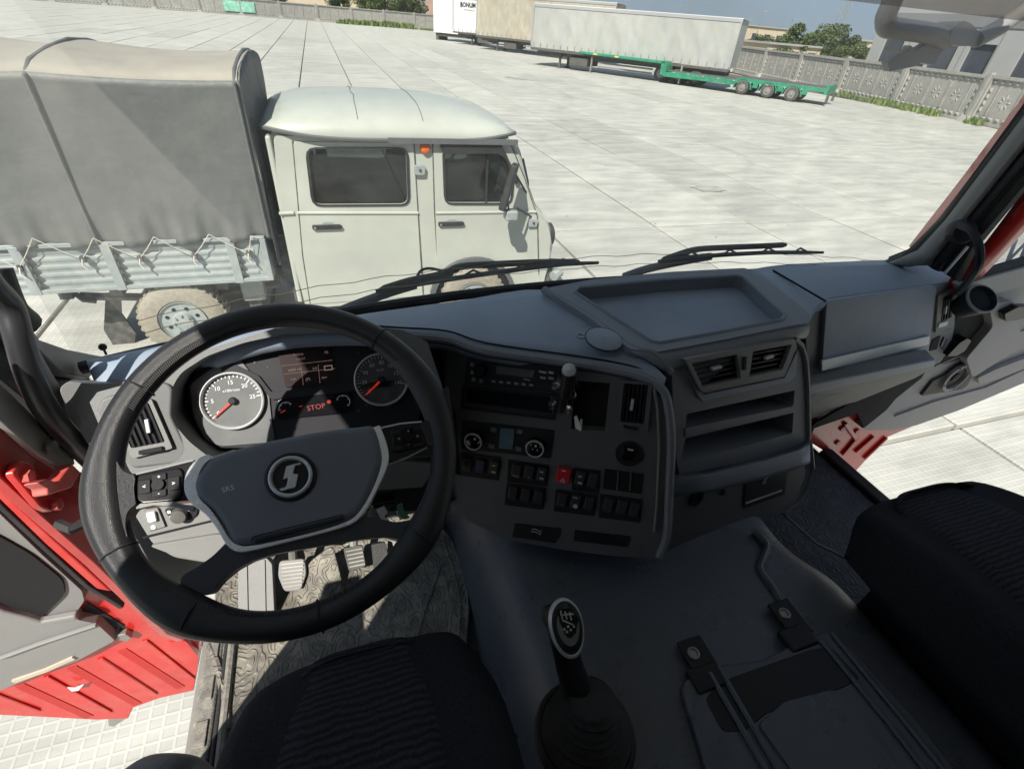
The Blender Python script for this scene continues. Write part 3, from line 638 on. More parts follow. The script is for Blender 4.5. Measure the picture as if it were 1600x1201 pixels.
# ================================================================== THE CANVAS-BACKED TRUCK BESIDE US
UY = 5.1                                           # plane of its near side
VX = Vector((1,0,0))
uz = thing('canvas_truck', 'pale khaki double cab truck with grey canvas cover parked across in front', 'truck', (0,6,0))
us = PL((0,UY,0), (0,-1,0))
def up_(px,py,h=0): return us.uv(px,py,h)
# near side wall of the cab with openings for the windows
side_px = [(427,212),(700,214),(797,216),(806,240),(822,285),(838,325),(856,350),(861,372),(858,400),(850,440),(845,480),(845,520),(520,520),(478,480),(462,420),(445,350),(433,280)]
winR = [(481,232),(634,232),(637,318),(491,319)]; winF = [(694,230),(782,230),(800,272),(797,316),(697,316)]
arch_c = us.uv(741,478); ar = .47
def sideuv(y0, px=side_px): return [us.uv(a,b) for a,b in px]
cabU = rnd(sideuv(0), .04)
zb = .42
cabU = [Vector((max(min(q.x,2.32),-.62), max(q.y,zb))) for q in cabU]
hR = uvs(us, winR, 0, .07); hF = uvs(us, winF, 0, .06)
body = MB().prism(us, cabU, -.035, 0, [hR,hF]); body.build('near_side_wall', M_paint, uz)
far = PL((0,UY+1.92,0),(0,-1,0)); MB().prism(far, cabU, 0, .035, [hR,hF]).build('far_side_wall', M_paint, uz)
# nose, windscreen frame, rear wall, floor
x0c, x1c = -.52, 1.78
MB().box((x0c+.02,UY+.96,1.28),(.05,1.88,1.6)).build('rear_cab_wall', M_paint, uz, bevel=.02)
MB().box((.9,UY+.96,.55),(2.9,1.84,.12)).build('cab_floor', M_steel, uz)
rows = []
prof = [(1.80,2.06),(1.86,1.95),(1.98,1.62),(2.10,1.38),(2.26,1.26),(2.38,1.10),(2.42,.90),(2.40,.62),(2.36,.45)]
for x, z in prof[3:]:
    rows.append([Vector((x - (.16+.25*max(0,z-.9))*abs(s)**5, UY+.02+.92*(1+s), z)) for s in [k/8 for k in range(-8,9)]])
grid('nose', rows, M_paint, uz, solid=.02)
rows = []
for x, z in prof[:4]: rows.append([Vector((x-.10*abs(s)**4, UY+.06+.89*(1+s), z)) for s in [k/8 for k in range(-8,9)]])
grid('windscreen', rows, G_dark, uz)
m = MB()
for y in (UY+.03, UY+.95, UY+1.84): m.tube([(x-(.07 if y != UY+.95 else 0),y,z) for x,z in prof[:5]], .035, 6)
m.build('windscreen_frame', M_paint, uz)
MB().tube([(x-.03,UY+.075,z) for x,z in prof[:4]], .016, 6).build('windscreen_rubber', M_rubber, uz)
# roof
rows = []; nu, nv = 28, 16
xa, xb = -.60, 1.84; ya, yb = UY-.05, UY+1.97
for j in range(nv+1):
    v = -1+2*j/nv; row = []
    for i in range(nu+1):
        u = -1+2*i/nu
        # superellipse outline
        k = (abs(u)**7+abs(v)**7)**(1/7); s = max(abs(u),abs(v),1e-6)/max(k,1e-6)
        ux, vy = u*s, v*s
        hgt = (1-abs(ux)**4)**.55*(1-abs(vy)**3.2)**.6 if max(abs(ux),abs(vy)) < 1 else 0
        front = .04*max(0,ux)
        row.append(Vector(((xa+xb)/2+ux*(xb-xa)/2, (ya+yb)/2+vy*(yb-ya)/2, 2.085+.25*max(hgt,0)-front*hgt)))
    rows.append(row)
grid('roof', rows, M_paint, uz, solid=.02)
ed = [rows[0][i] for i in range(nu+1)] + [rows[j][nu] for j in range(1,nv+1)] + [rows[nv][i] for i in range(nu-1,-1,-1)] + [rows[j][0] for j in range(nv-1,0,-1)]
MB().tube([e-Vector((0,0,.012)) for e in ed], .018, 6, closed=True).build('roof_gutter', M_seam, uz)
g_ = MB(); a_ = up_(605,219); b_ = up_(806,220); g_.box(((a_.x+b_.x)/2,UY-.055,a_.y+.01),(b_.x-a_.x,.035,.045)); g_.build('rain_strip', M_seam, uz)
for px_t, px_b in (((535,150),(562,211)),((630,146),(664,212))):
    x = us.uv(px_b[0],px_b[1]).x; i = (x-xa)/(xb-xa)*nu; i0 = int(i); f = i-i0
    line = [rows[j][i0].lerp(rows[j][i0+1], f)+Vector((0,0,.004)) for j in range(1,nv)]
    MB().tube(line, .003, 4).build('roof_seam', M_seam, uz)
# doors: skins 6 mm proud, dark gaps between them
def skin(name, px, hole=None):
    q = rnd([us.uv(a,b,.008) for a,b in px], .03); q = [Vector((p.x,max(p.y,zb+.05))) for p in q]
    return MB().prism(us, q, .0005, .008, [hole] if hole else ()).build(name, M_paint, uz, bevel=.003)
dR = skin('rear_door', [(458,221),(646,223),(658,420),(663,520),(494,520),(474,400)], hR)
dF = skin('front_door', [(677,223),(797,225),(818,278),(839,340),(841,420),(838,520),(690,520),(683,420)], hF)
for ln in ([(457,219),(473,400),(492,520)],[(647,221),(651,300),(660,430),(664,520)],[(676,222),(679,330),(685,430),(690,520)],[(798,224),(820,278),(840,338),(842,420),(840,500)]): bandpl('door_gap', us, ln, .010, .0005, .0075, M_steel, uz)
def belt(px, parent):
    q = [us.uv(a,b,.02) for a,b in px]
    m = MB(); 
    for a, b in zip(q, q[1:]): m.tube([us.w(a.x,a.y,.006), us.w(b.x,b.y,.006)], .016, 8, flat=1)
    m.build('belt_crease', M_paint, parent)
belt([(464,333),(654,333)], dR); belt([(681,333),(838,331)], dF); belt([(436,334),(459,333)], uz)
for nm, hh, w, dd in (('rear_window',hR,winR,dR),('front_window',hF,winF,dF)):
    big = rnd([us.uv(a,b)+ (us.uv(a,b)-us.uv(sum(c[0] for c in w)/len(w), sum(c[1] for c in w)/len(w))).normalized()*.028 for a,b in w], .09)
    MB().prism(us, big, .006, .020, [hh]).build('window_rubber', M_rubber, dd)
    MB().prism(us, hh, -.02, -.014).build('window_pane', G_dark, dd, smooth=False)
a_, b_ = us.uv(761,231), us.uv(761,316); MB().box(((a_.x+b_.x)/2,UY+.005,(a_.y+b_.y)/2),(.022,.02,a_.y-b_.y)).build('window_divider', M_rubber, dF)
plate('rain_visor', us, [(688,229),(692,224),(782,223),(812,283),(806,288),(790,248),(779,240),(694,241)], .02, .05, M_rubber, dF, r=.01, bevel=.004)
for (hx,hy,d_) in ((512,355,dR),(706,350,dF)):
    c = us.uv(hx,hy,.03)
    m = MB(); m.prism(us, rnd([c+Vector(q) for q in ((-.14,-.02),(.12,-.022),(.14,.0),(.12,.022),(-.14,.024))], .015), .008, .035); m.build('handle', M_rubber, d_, bevel=.004)
    m = MB(); m.prism(us, rnd([c+Vector(q) for q in ((-.06,.02),(.07,.02),(.05,.045),(-.03,.05))], .015), .006, .016); m.build('handle_cup', M_bedp, d_)
    MB().lathe(us.mat(us.w(c.x-.115,c.y,.035)), [(.012,0),(.012,.006)], 10).build('lock', M_metal, d_)
for (hx,hy) in ((656,265),(833,347)):
    c = us.uv(hx,hy,.02); MB().prism(us, rnd([c+Vector(q) for q in ((-.055,-.045),(.045,-.045),(.055,.03),(.03,.045),(-.055,.04))], .012), .002, .04).build('hinge', M_bedp, uz, bevel=.006)
    MB().lathe(us.mat(us.w(c.x,c.y,.04)), [(.014,0),(.014,.008)], 10).build('hinge_bolt', M_steel, uz)
c = us.uv(665,232,.03); MB().lathe(us.mat(us.w(c.x,c.y,.001)), [(.050,0),(.050,.015),(.042,.035),(.03,.042)], 20).build('marker_lamp', M_orange, uz)
# scratch and dirt chips on the roof
MB().box((.02,UY+.75,2.315),(.05,.02,.02)).build('roof_scar', M_seam, uz)
# rear-view mirror with its arms
m = MB(); p1 = us.uv(787,318,.02); p2 = us.uv(808,338,.02); hd = us.hit(796,262,.30); hb = us.hit(800,330,.30)
mm = us.w(us.uv(795,292,.30).x, us.uv(795,292,.30).y, .30)
MB().box(mm,(.07,.20,.44), Matrix.Rotation(R(14),4,'Y') @ Matrix.Rotation(R(-25),4,'Z')).build('mirror', M_rubber, uz, bevel=.02, seg=3)
m.tube([us.w(us.uv(822,300).x,us.uv(822,300).y,0), mm+Vector((.06,0,.12)), mm+Vector((0,0,.17))], .011, 6); m.tube([us.w(us.uv(830,338).x,us.uv(830,338).y,0), mm+Vector((.09,0,-.2)), mm+Vector((.02,0,-.24)), mm+Vector((0,0,-.15))], .011, 6); m.build('mirror_arm', M_rubber, uz)
m = MB(); c = mm+Vector((.04,0,-.27)); m.box(c,(.13,.12,.10)); m.build('small_mirror', M_bedp, uz, bevel=.02)
# wipers, head lamp, bumper
m = MB(); m.tube([(2.15,UY+.55,1.36),(2.04,UY+.30,1.60),(1.93,UY+.22,1.86)], .012, 5); m.build('wiper', M_rubber, uz)
MB().lathe(PL((2.40,UY+.34,.98),(1,0,0)).mat(), [(.14,-.08),(.14,0),(.11,.02),(.09,.0)], 24).build('head_lamp', M_rubber, uz)
MB().box((2.46,UY+.96,.56),(.08,1.8,.16)).build('bumper', M_bedp, uz, bevel=.02)
MB().tube([(2.35,UY-.02,.60),(2.46,UY+.06,.62)],.06,8).build('bumper_end', M_bedp, uz)
# wheel arch and wheels
ac = Vector((1.36,.42)); 
pts = [Vector((ac.x+math.cos(k*math.pi/16)*.50, ac.y+.02+math.sin(k*math.pi/16)*.46)) for k in range(17)]; inn = [Vector((ac.x+math.cos(k*math.pi/16)*.45, ac.y+.02+math.sin(k*math.pi/16)*.41)) for k in range(16,-1,-1)]
MB().prism(us, pts+inn, .009, .06).build('wheel_arch', M_seam, uz)
MB().prism(us, [Vector((q.x,q.y)) for q in pts], .0085, .0105).build('arch_opening', M_void, uz, smooth=False)
wheelset('wheel', uz, (1.36,UY-.06,.385), (0,-1,0), .385, .24, M_bedp, M_tyre, treads=32)
wheelset('wheel', uz, (-1.60,UY-.02,.385), (0,-1,0), .385, .24, M_bedp, M_tyre, treads=36)
wheelset('wheel', uz, (-1.60,UY+1.90,.385), (0,1,0), .385, .24, M_bedp, M_tyre, treads=24)
wheelset('wheel', uz, (1.36,UY+1.90,.385), (0,1,0), .385, .24, M_bedp, M_tyre)
# cab interior seen through the windows
for x in (-.1,1.0):
    for y in (UY+.45,UY+1.35): MB().box((x,y,1.35),(.12,.45,.75)).build('seat_back', M_fabp, uz, bevel=.04); MB().box((x+.25,y,1.0),(.45,.45,.14)).build('seat_cushion', M_fabp, uz, bevel=.04)
tq = Matrix.Translation((1.55,UY+1.45,1.62)) @ Matrix.Rotation(R(-35),4,'Y')
MB().tube([tq @ Vector((.2*math.cos(k*math.pi/12), .2*math.sin(k*math.pi/12),0)) for k in range(24)], .014, 6, closed=True).build('steering_wheel', M_clad, uz)
# ---- cargo bed with six boards
bx1 = -.70; bx0 = -2.86; bt, bb = 1.20, .78
bs = PL((0,UY+.0,0),(0,-1,0))
for y in (UY, UY+2.0):
    m = MB(); m.box(((bx0+bx1)/2,y+.02*(1 if y == UY else -1),(bt+bb)/2),(bx1-bx0,.02,bt-bb)); m.build('side_panel', M_bedp, uz)
nb = 5
for k in range(nb):
    z = bb+.075+k*(bt-bb-.06)/nb
    m = MB(); xx0, xx1 = bx0+.02, bx1-.12; dz = .026; y = UY+.010
    m.add([(xx0,y,z-dz),(xx1,y,z-dz),(xx1,y-.008,z-dz*.45),(xx0,y-.008,z-dz*.45),(xx1,y-.008,z+dz*.45),(xx0,y-.008,z+dz*.45),(xx1,y,z+dz),(xx0,y,z+dz)], [(0,1,2,3),(3,2,4,5),(5,4,6,7),(0,3,5,7),(1,6,4,2)])
    m.build('board_rib', M_bedp, uz)
MB().box(((bx0+bx1)/2,UY-.010,bb+.012),(bx1-bx0,.05,.035)).build('lower_rail', M_bedp, uz, bevel=.004)
MB().box(((bx0+bx1)/2,UY-.008,bt+.005),(bx1-bx0,.045,.035)).build('upper_rail', M_bedp, uz, bevel=.004)
for (t_, b_) in (((158,378),(196,454)),((352,368),(378,440)),((20,390),(62,460))):
    q = [us.uv(t_[0]-4,t_[1],.02), us.uv(t_[0]+6,t_[1],.02), us.uv(b_[0]+5,b_[1],.02), us.uv(b_[0]-5,b_[1],.02)]; xm = (q[0].x+q[1].x+q[2].x+q[3].x)/4
    MB().box((xm,UY-.026,(bt+bb)/2),(.075,.03,bt-bb+.02)).build('stake_post', M_bedp, uz, bevel=.004)
    for k in range(5): MB().box((xm+.045,UY-.024,bb+.09+k*.075),(.022,.018,.035)).build('hinge_tab', M_steel, uz)
MB().box((bx1-.02,UY-.022,(bt+bb)/2),(.05,.05,bt-bb)).build('corner_post', M_bedp, uz, bevel=.006)
MB().box(((bx0+bx1)/2,UY+1.0,bb+.03),(bx1-bx0,1.96,.05)).build('bed_floor', M_steel, uz)
MB().box((bx1-.01,UY+1.0,(bt+bb)/2),(.03,1.96,bt-bb)).build('front_board', M_bedp, uz)
MB().box((bx0+.01,UY+1.0,(bt+bb)/2),(.03,1.96,bt-bb)).build('tail_board', M_bedp, uz)
# ---- canvas: side, top and front
cz1, cz0 = 2.49, 1.19; cx0, cx1 = -2.86, -.62
def ribx(x):  # sag between hoops
    hoops = (-2.86,-2.02,-.62); 
    for a, b in zip(hoops, hoops[1:]):
        if a <= x <= b: return math.sin(math.pi*(x-a)/(b-a))
    return 0
rows = []; N = 120
for j in range(25):
    f = j/24; z = cz0 + (cz1-cz0)*f; row = []
    for i in range(N+1):
        x = cx0+(cx1-cx0)*i/N; s = ribx(x)
        gather = .030*math.sin(x*15.5)*max(0,1-f*3.2)**1.5*(1+.6*math.sin(x*31+1))
        y = UY - .03 + .030*s*math.sin(math.pi*min(1,f*1.05)) + gather - .010*math.sin(x*3+f*4)*(1-f)
        row.append(Vector((x, y, z + .012*math.sin(x*15.5+1)*(1-f)**4 - .02*s*f)))
    rows.append(row)
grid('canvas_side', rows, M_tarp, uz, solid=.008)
rows2 = []
for j in range(15):
    f = j/14; row = []
    for i in range(N+1):
        x = cx0+(cx1-cx0)*i/N; s = ribx(x); y = UY-.03+2.06*f
        z = cz1 - .02*s + .13*(math.sin(math.pi*f)**.55) - .03*s*math.sin(math.pi*f)
        row.append(Vector((x, y, z)))
    rows2.append(row)
rows2[0] = [v.copy() for v in rows[-1]]
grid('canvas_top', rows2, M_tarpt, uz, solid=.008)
rows3 = []
for j in range(19):
    f = j/18; row = []
    for i in range(25):
        g2 = i/24; y = UY-.03+2.06*g2; zt = cz1+.13*(math.sin(math.pi*g2)**.55); z = .95+(zt-.95)*f
        row.append(Vector((cx1 + .05*math.sin(math.pi*g2)*math.sin(math.pi*f) + .016*math.sin(g2*22+f*5)*(1-f) + .01*math.sin(g2*9-f*8), y, z)))
    rows3.append(row)
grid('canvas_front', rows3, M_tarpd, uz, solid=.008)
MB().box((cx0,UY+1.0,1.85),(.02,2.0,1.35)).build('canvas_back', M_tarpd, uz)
for x in (-2.02,-.66): MB().tube([(x,UY-.04,1.22),(x,UY-.045,1.8),(x,UY-.05,2.47),(x,UY+.12,2.55),(x,UY+.5,2.60),(x,UY+1.0,2.63),(x,UY+1.5,2.60),(x,UY+1.9,2.54),(x,UY+2.03,2.47)], .014, 6).build('hoop_seam', M_tarp, uz)
for x in [cx0+.12*k for k in range(22)]: pass
# folds on the front flap
for k in range(7): MB().tube([(cx1+.012,UY+.1+k*.10,2.2-k*.12),(cx1+.02,UY+.15+k*.12,1.6-k*.05),(cx1+.014,UY+.12+k*.13,1.0)], .012, 5).build('flap_fold', M_tarpd, uz)
# rope zigzag over cleats
zz = [(-2.9,1.22),(-2.66,.98),(-2.5,1.24),(-2.05,1.02),(-1.90,1.24),(-1.42,1.03),(-1.24,1.25),(-.90,1.04),(-.84,1.26),(-.74,1.05)]
zig_px = [(0,405),(30,418),(50,372),(128,405),(145,372),(218,404),(240,370),(303,400),(326,366),(388,396),(392,368),(409,371)]
pts = [us.w(*us.uv(a,b,.06), .055) for a,b in zig_px]
m = MB()
for a, b in zip(pts, pts[1:]): m.tube([a, (a+b)/2-Vector((0,0,.008)), b], .0036, 5)
m.build('rope', M_rope, uz)
for a in (1,3,5,7,9):
    p = pts[a]; MB().box(p+Vector((0,.02,-.005)),(.035,.05,.05)).build('cleat', M_steel, uz); MB().tube([p, p+Vector((-.01,-.01,-.05)), p+Vector((.012,-.01,-.09))], .008, 5).build('rope_end', M_rope, uz)
# chassis
for y in (UY+.5,UY+1.4): MB().box((-.3,y,.62),(4.6,.08,.14)).build('chassis_rail', M_steel, uz)
for x in (-2.5,-2.1,-1.2): MB().box((x,UY+.95,.70),(.10,1.7,.10)).build('cross_member', M_steel, uz)
MB().box((-1.60,UY+.95,.38),(.12,1.6,.12)).build('axle', M_steel, uz)
MB().lathe(PL((-1.6,UY+.95,.38),(1,0,0)).mat(), [(.05,-.15),(.15,-.1),(.17,0),(.15,.1),(.05,.15)], 16).build('differential', M_steel, uz)
MB().tube([(-2.5,UY+.35,.56),(-1.6,UY+.35,.47),(-.7,UY+.35,.56)], .04, 6).build('leaf_spring', M_steel, uz)
f0 = plate('mud_flap', us, [(165,458),(188,456),(190,490),(212,520),(210,545),(185,552),(162,515)], -.35, -.33, M_steel, uz)
plate('mud_flap', us, [(382,448),(402,444),(410,480),(392,482)], -.25, -.23, M_steel, uz)
MB().tube([us.w(*us.uv(120,460,-.3),-.3), us.w(*us.uv(130,468,-.3),-.3), us.w(*us.uv(150,470,-.3),-.3)], .025, 6).build('tow_bracket', M_steel, uz)
MB().box((-.95,UY+.35,.60),(.22,.35,.28)).build('battery_box', M_bedp, uz, bevel=.02)
MB().box((-.55,UY+.7,.9),(.16,1.0,.5)).build('spare_bracket', M_steel, uz)

# ================================================================== OUR CAB: SHELL
FZ = 1.68                                          # cab floor
cab = thing('truck_cab', 'red truck cab shell with grey trim, windscreen, pillars and floor around the dashboard', 'truck cab', (.65,0,FZ))
XL, XR = -.62, 1.95
# floor pans
def poly3(name, pts, mt, parent, th=.02, **k):
    m = MB(); n = len(pts); m.add(list(pts)+[Vector(p)-Vector((0,0,th)) for p in pts], [tuple(range(n)), tuple(range(2*n-1,n-1,-1))]+[(i,(i+1)%n,(i+1)%n+n,i+n) for i in range(n)])
    return m.build(name, mt, parent, **k)
poly3('floor_pan', [Vector(q) for q in ((-.43,-1.0,FZ-.01),(.3,-1.0,FZ-.01),(.3,1.25,FZ-.01),(-.43,1.25,FZ-.01))], M_rubber, cab, .05)
poly3('floor_pan', [Vector(q) for q in ((1.1,-1.0,FZ-.01),(1.80,-1.0,FZ-.01),(1.80,1.3,FZ-.01),(1.1,1.3,FZ-.01))], M_rubber, cab, .05)
MB().box((.65,1.27,1.93),(2.5,.03,.60)).build('firewall', M_black, cab)
# sills
MB().box((-.447,.28,FZ-.02),(.045,1.25,.07)).build('sill_plate', M_sill, cab, bevel=.010, seg=3)
MB().box((-.416,.28,FZ+.006),(.010,1.25,.03)).build('sill_seal', M_rubber, cab, bevel=.004)
MB().tube([(-.402,-.3,FZ+.014),(-.400,.5,FZ+.016),(-.405,.9,FZ+.016)], .010, 8).build('sill_bead', M_sill, cab)
MB().box((-.474,.28,FZ-.06),(.012,1.25,.12)).build('sill_edge', M_metal, cab, bevel=.003)
MB().box((1.80,.25,FZ+.005),(.06,1.5,.05)).build('sill_plate', M_black, cab, bevel=.012)
MB().box((1.86,.25,FZ-.08),(.06,1.5,.12)).build('sill', M_red, cab, bevel=.012)
for k in range(9): MB().box((-.447,.0+.10*k,FZ+.017),(.026,.055,.006)).build('tread_pad', M_sill, cab, bevel=.002)
# roof, back and side walls
ZT = 3.50
MB().box((.665,-.05,ZT),(2.62,2.35,.05)).build('roof', M_head, cab)
MB().box((.665,-.05,ZT+.05),(2.66,2.40,.04)).build('roof_skin', M_red, cab)
MB().box((.665,-1.05,2.6),(2.6,.05,1.85)).build('rear_wall', M_head, cab)
BY = .30  # front edge of the unseen lower wall, placed to shape the sun patch
BU = .03  # upper wall edge, stepped back so sunlight reaches the wheel rim
for x, dx in ((XL+.03,-.04), (XR-.03,.04)):
    MB().box((x,(BY-1.05)/2,2.12),(.06,BY+1.05,.88)).build('side_wall', M_head, cab); MB().box((x,(BU-1.05)/2,3.03),(.055,BU+1.05,.94)).build('upper_side_wall', M_head, cab)
    MB().box((x+dx,(BY-1.05)/2,2.02),(.02,BY+1.05,1.08)).build('outer_side', M_red, cab); MB().box((x+dx,(BU-1.05)/2,3.03),(.018,BU+1.05,.94)).build('outer_side', M_red, cab)
for x in (XL+.03, XR-.03): MB().box((x,(BU+1.0)/2,3.44),(.05,1.0-BU,.11)).build('door_header', M_head, cab)
MB().box((.665,1.08,3.42),(2.5,.08,.16)).build('windscreen_header', M_head, cab, bevel=.02)
# windscreen: curved sheet, low edge along the dashboard, with rubber edge
def ws(s, t, off=0):   # s across 0..1, t up 0..1
    x = -.56 + 2.46*s; bow = .12*(1-abs(2*s-1)**2.2)
    return Vector((x, 1.09 + bow - .05*t + off, 2.40 + .05*(1-(2*s-1)**2) + 1.05*t))
grid('windscreen', [[ws(i/30, j/8) for i in range(31)] for j in range(9)], G_wind, cab)
MB().tube([ws(i/30,-.01) for i in range(31)], .014, 8).build('windscreen_seal', M_rubber, cab)
for off in (.035,.065):
    MB().tube([ws(i/60,off+.003*math.sin(i*1.7))+Vector((0,.004,0)) for i in range(3,57)], .0009, 4).build('heater_wire', mat('wire_amber',(.30,.20,.08),.4), cab)
# right A pillar: grey inner trim, black seals, red outer skin
def pillar(name, px0, px1, xa, xb, mt, th=.03, up=1.35, bend=None, bevel=.006):
    """a strip between two lines of sight pairs: px0=(left,right) at the base, px1=(left,right) higher up; continues to the roof"""
    a0, a1 = P(*px0[0],x=xa), P(*px0[1],x=xb); b0, b1 = P(*px1[0],x=xa), P(*px1[1],x=xb)
    rows = [[a0,a1]]
    if bend: rows += [[P(*c[0],x=xa),P(*c[1],x=xb)] for c in bend]
    rows.append([b0,b1]); t0 = (3.45-b0.z)/max(.05,(b0.z-rows[-2][0].z)); t1 = (3.45-b1.z)/max(.05,(b1.z-rows[-2][1].z))
    rows.append([b0+(b0-rows[-2][0])*t0, b1+(b1-rows[-2][1])*t1])
    rr = []
    for r in rows: rr.append([r[0], r[0].lerp(r[1],.33)+Vector((-.012,-.01,0)), r[0].lerp(r[1],.67)+Vector((-.012,-.01,0)), r[1]])
    return grid(name, rr, mt, cab, solid=th)
pillar('windscreen_pillar_outer', ((1420,384),(1446,398)), ((1600,148),(1625,190)), 1.93, 1.90, M_red, .02, bend=[((1500,281),(1530,300))])
pillar('pillar_rubber', ((1375,410),(1392,409)), ((1600,166),(1600,182)), 1.80, 1.80, M_rubber, .02, bend=[((1420,388),(1435,392)),((1468,340),(1480,344))])
pillar('pillar_trim', ((1388,410),(1455,414)), ((1600,180),(1600,232)), 1.78, 1.78, M_gray, .03, bend=[((1434,390),(1462,402)),((1478,342),(1502,352))])
pillar('pillar_side_trim', ((1450,415),(1472,424)), ((1600,228),(1600,262)), 1.79, 1.80, M_black, .02, bend=[((1500,352),(1512,362))])
pillar('door_seal', ((1468,420),(1500,440)), ((1600,258),(1600,300)), 1.81, 1.83, M_rubber, .02, bend=[((1508,362),(1532,382))])
MB().tube([P(1475,428,x=1.79),P(1512,385,x=1.79)], .004, 6).build('seal_clip', M_silver, cab)
pillar('pillar_outer_skin', ((1478,442),(1502,466)), ((1600,298),(1600,362)), 1.86, 1.93, M_red, .02, bend=[((1540,378),(1556,410))])
m = MB(); m.tube(catmull([P(1500,352,x=1.72),P(1518,360,x=1.70),P(1530,385,x=1.70),P(1529,415,x=1.72),P(1512,440,x=1.78),P(1497,456,x=1.82)],5), .011, 8); m.build('grab_strap', M_black, cab)
MB().lathe(PL(P(1505,362,x=1.74),(-.6,-.8,.2)).mat(), [(.034,-.03),(.034,0),(.028,.012),(.016,.014)], 20).build('strap_mount', M_black, cab)
# left A pillar and its grab bars
pts = [P(-60,380,x=-.52),P(-20,440,x=-.52),P(14,478,x=-.52),P(30,530,x=-.52),P(48,590,x=-.53),P(80,650,x=-.54),P(140,715,x=-.55),P(205,775,x=-.56)]
MB().tube(catmull(pts,5), [.0195]*36, 16).build('grab_bar', M_gloss2, cab)
MB().tube(catmull([P(-10,420,x=-.54),P(14,480,x=-.54),P(40,505,x=-.54)],5), .024, 12).build('grab_bar_mount', M_rubber, cab)
MB().tube(catmull([P(35,540,x=-.55),P(70,600,x=-.56),P(110,655,x=-.57),P(160,705,x=-.58)],5), .018, 10).build('grab_bar_rail', M_gray, cab)
def leftstrip(name, px, xs_, mt, th=.015, bevel=.003, n=None):
    q = [P(a,b,x=xs_) for a,b in px]; pl = PL((xs_,0,0),(1,0,0)); return MB().prism(pl, [Vector(((p-pl.o).dot(pl.u),(p-pl.o).dot(pl.v))) for p in q], -th, 0).build(name, mt, cab, bevel=bevel)
leftstrip('corner_trim', [(-80,330),(0,455),(40,498),(62,530),(105,545),(165,557),(140,590),(98,582),(60,545),(20,520),(-80,480)], -.57, M_gray, .03)
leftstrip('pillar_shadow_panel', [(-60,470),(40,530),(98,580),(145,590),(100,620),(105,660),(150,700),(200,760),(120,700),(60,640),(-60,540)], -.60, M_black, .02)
leftstrip('seal_channel', [(-80,540),(0,596),(60,655),(115,708),(118,725),(95,732),(60,710),(0,655),(-80,580)], -.562, M_metal, .012)
MB().lathe(PL(P(78,698,x=-.555),(1,0,0)).mat(), [(.012,0),(.012,.008)], 10).build('channel_screw', M_steel, cab)
leftstrip('hinge_pillar', [(-80,560),(0,640),(60,700),(100,728),(140,740),(170,820),(240,930),(320,990),(318,1010),(262,990),(150,880),(60,800),(-80,670)], -.60, M_red, .02)
plq = PL((-.598,0,0),(1,0,0))
def lp(a,b,h=0): return plq.uv(a,b,h)
MB().prism(plq, rnd([lp(*q,.015) for q in ((20,738),(32,718),(48,722),(90,782),(84,800),(66,792))], .01), 0, .015).build('door_hinge', M_red, cab, bevel=.004)
for q in ((39,745),(84,788)): MB().lathe(PL(plq.hit(*q,.015),(1,0,0)).mat(), [(.012,0),(.012,.010),(.007,.012)], 6).build('hinge_bolt', M_pink, cab)
MB().prism(plq, [lp(*q,.06) for q in ((66,752),(82,746),(96,752),(118,722),(132,736),(118,760),(82,772),(80,760))], .03, .055).build('door_check_arm', M_pink, cab, bevel=.004)
MB().tube([plq.hit(92,818,.02),plq.hit(112,826,.05),plq.hit(138,812,.07)], .010, 6).build('wiring_boot', M_rubber, cab)
leftstrip('kick_panel', [(205,790),(214,840),(236,880),(270,908),(330,920),(420,900),(420,740),(300,730)], -.50, M_gray, .02)
# ---- left door, open square to the cab
dl = part('driver_door', 'open red driver door with grey inner panel and ribbed red lower skin', cab, (-.6,1.0,FZ))
dp = PL((0,.99,0),(0,-1,0))
sk = [(-260,640),(-60,690),(0,745),(60,800),(140,875),(200,925),(252,975),(262,990),(312,1002),(312,1030),(303,1078),(250,1090),(208,1105),(200,1122),(150,1124),(75,1120),(-10,1116),(-260,1110)]
plate('door_skin', dp, sk, -.05, .0, M_red, dl, bevel=.004)
plate('door_edge', dp, [(-60,690),(0,762),(80,838),(150,902),(176,925),(150,920),(70,850),(0,782),(-60,715)], .0, .035, M_red, dl, bevel=.006)
bandpl('door_seal', dp, [(-60,725),(0,792),(75,862),(135,916),(190,950)], .012, .0, .03, M_rubber, dl, bevel=.003)
gp_ = [(-260,640),(-60,735),(0,802),(68,868),(128,922),(132,938),(118,958),(122,968),(152,974),(180,1000),(120,1032),(60,1054),(0,1078),(-260,1150)]
plate('trim_panel', dp, gp_, .0, .03, M_gray, dl, r=.008, bevel=.006)
plate('map_pocket', dp, [(-160,760),(0,838),(48,865),(98,905),(102,928),(62,966),(36,962),(0,940),(-160,880)], .031, .036, M_void, dl, r=.02)
bandpl('pocket_lip', dp, [(-160,890),(0,958),(38,968),(64,975),(120,965)], .02, .03, .05, M_gray, dl, bevel=.006)
bandpl('panel_ridge', dp, [(-160,1070),(0,1030),(60,1008),(150,978)], .008, .03, .042, M_gray, dl, bevel=.003)
bandpl('door_sill_trim', dp, [(20,1065),(70,1048),(115,1028)], .012, .03, .036, mat('cream_strip',(.5,.42,.33),.5), dl)
for a, b in (((-30,1078),(60,1112)),((70,1058),(172,1114)),((155,1030),(243,1086)),((225,1002),(302,1062))): bandpl('pressed_rib', dp, [a,b], .016, 0, .006, M_red, dl, bevel=.005, seg=3)
for a, b in (((30,1070),(140,1120)),((112,1042),(215,1100)),((190,1015),(283,1074))): bandpl('pressed_groove', dp, [a,b], .026, .0, .002, mat('red_paint_groove',(.42,.016,.014),.4), dl, bevel=.001)
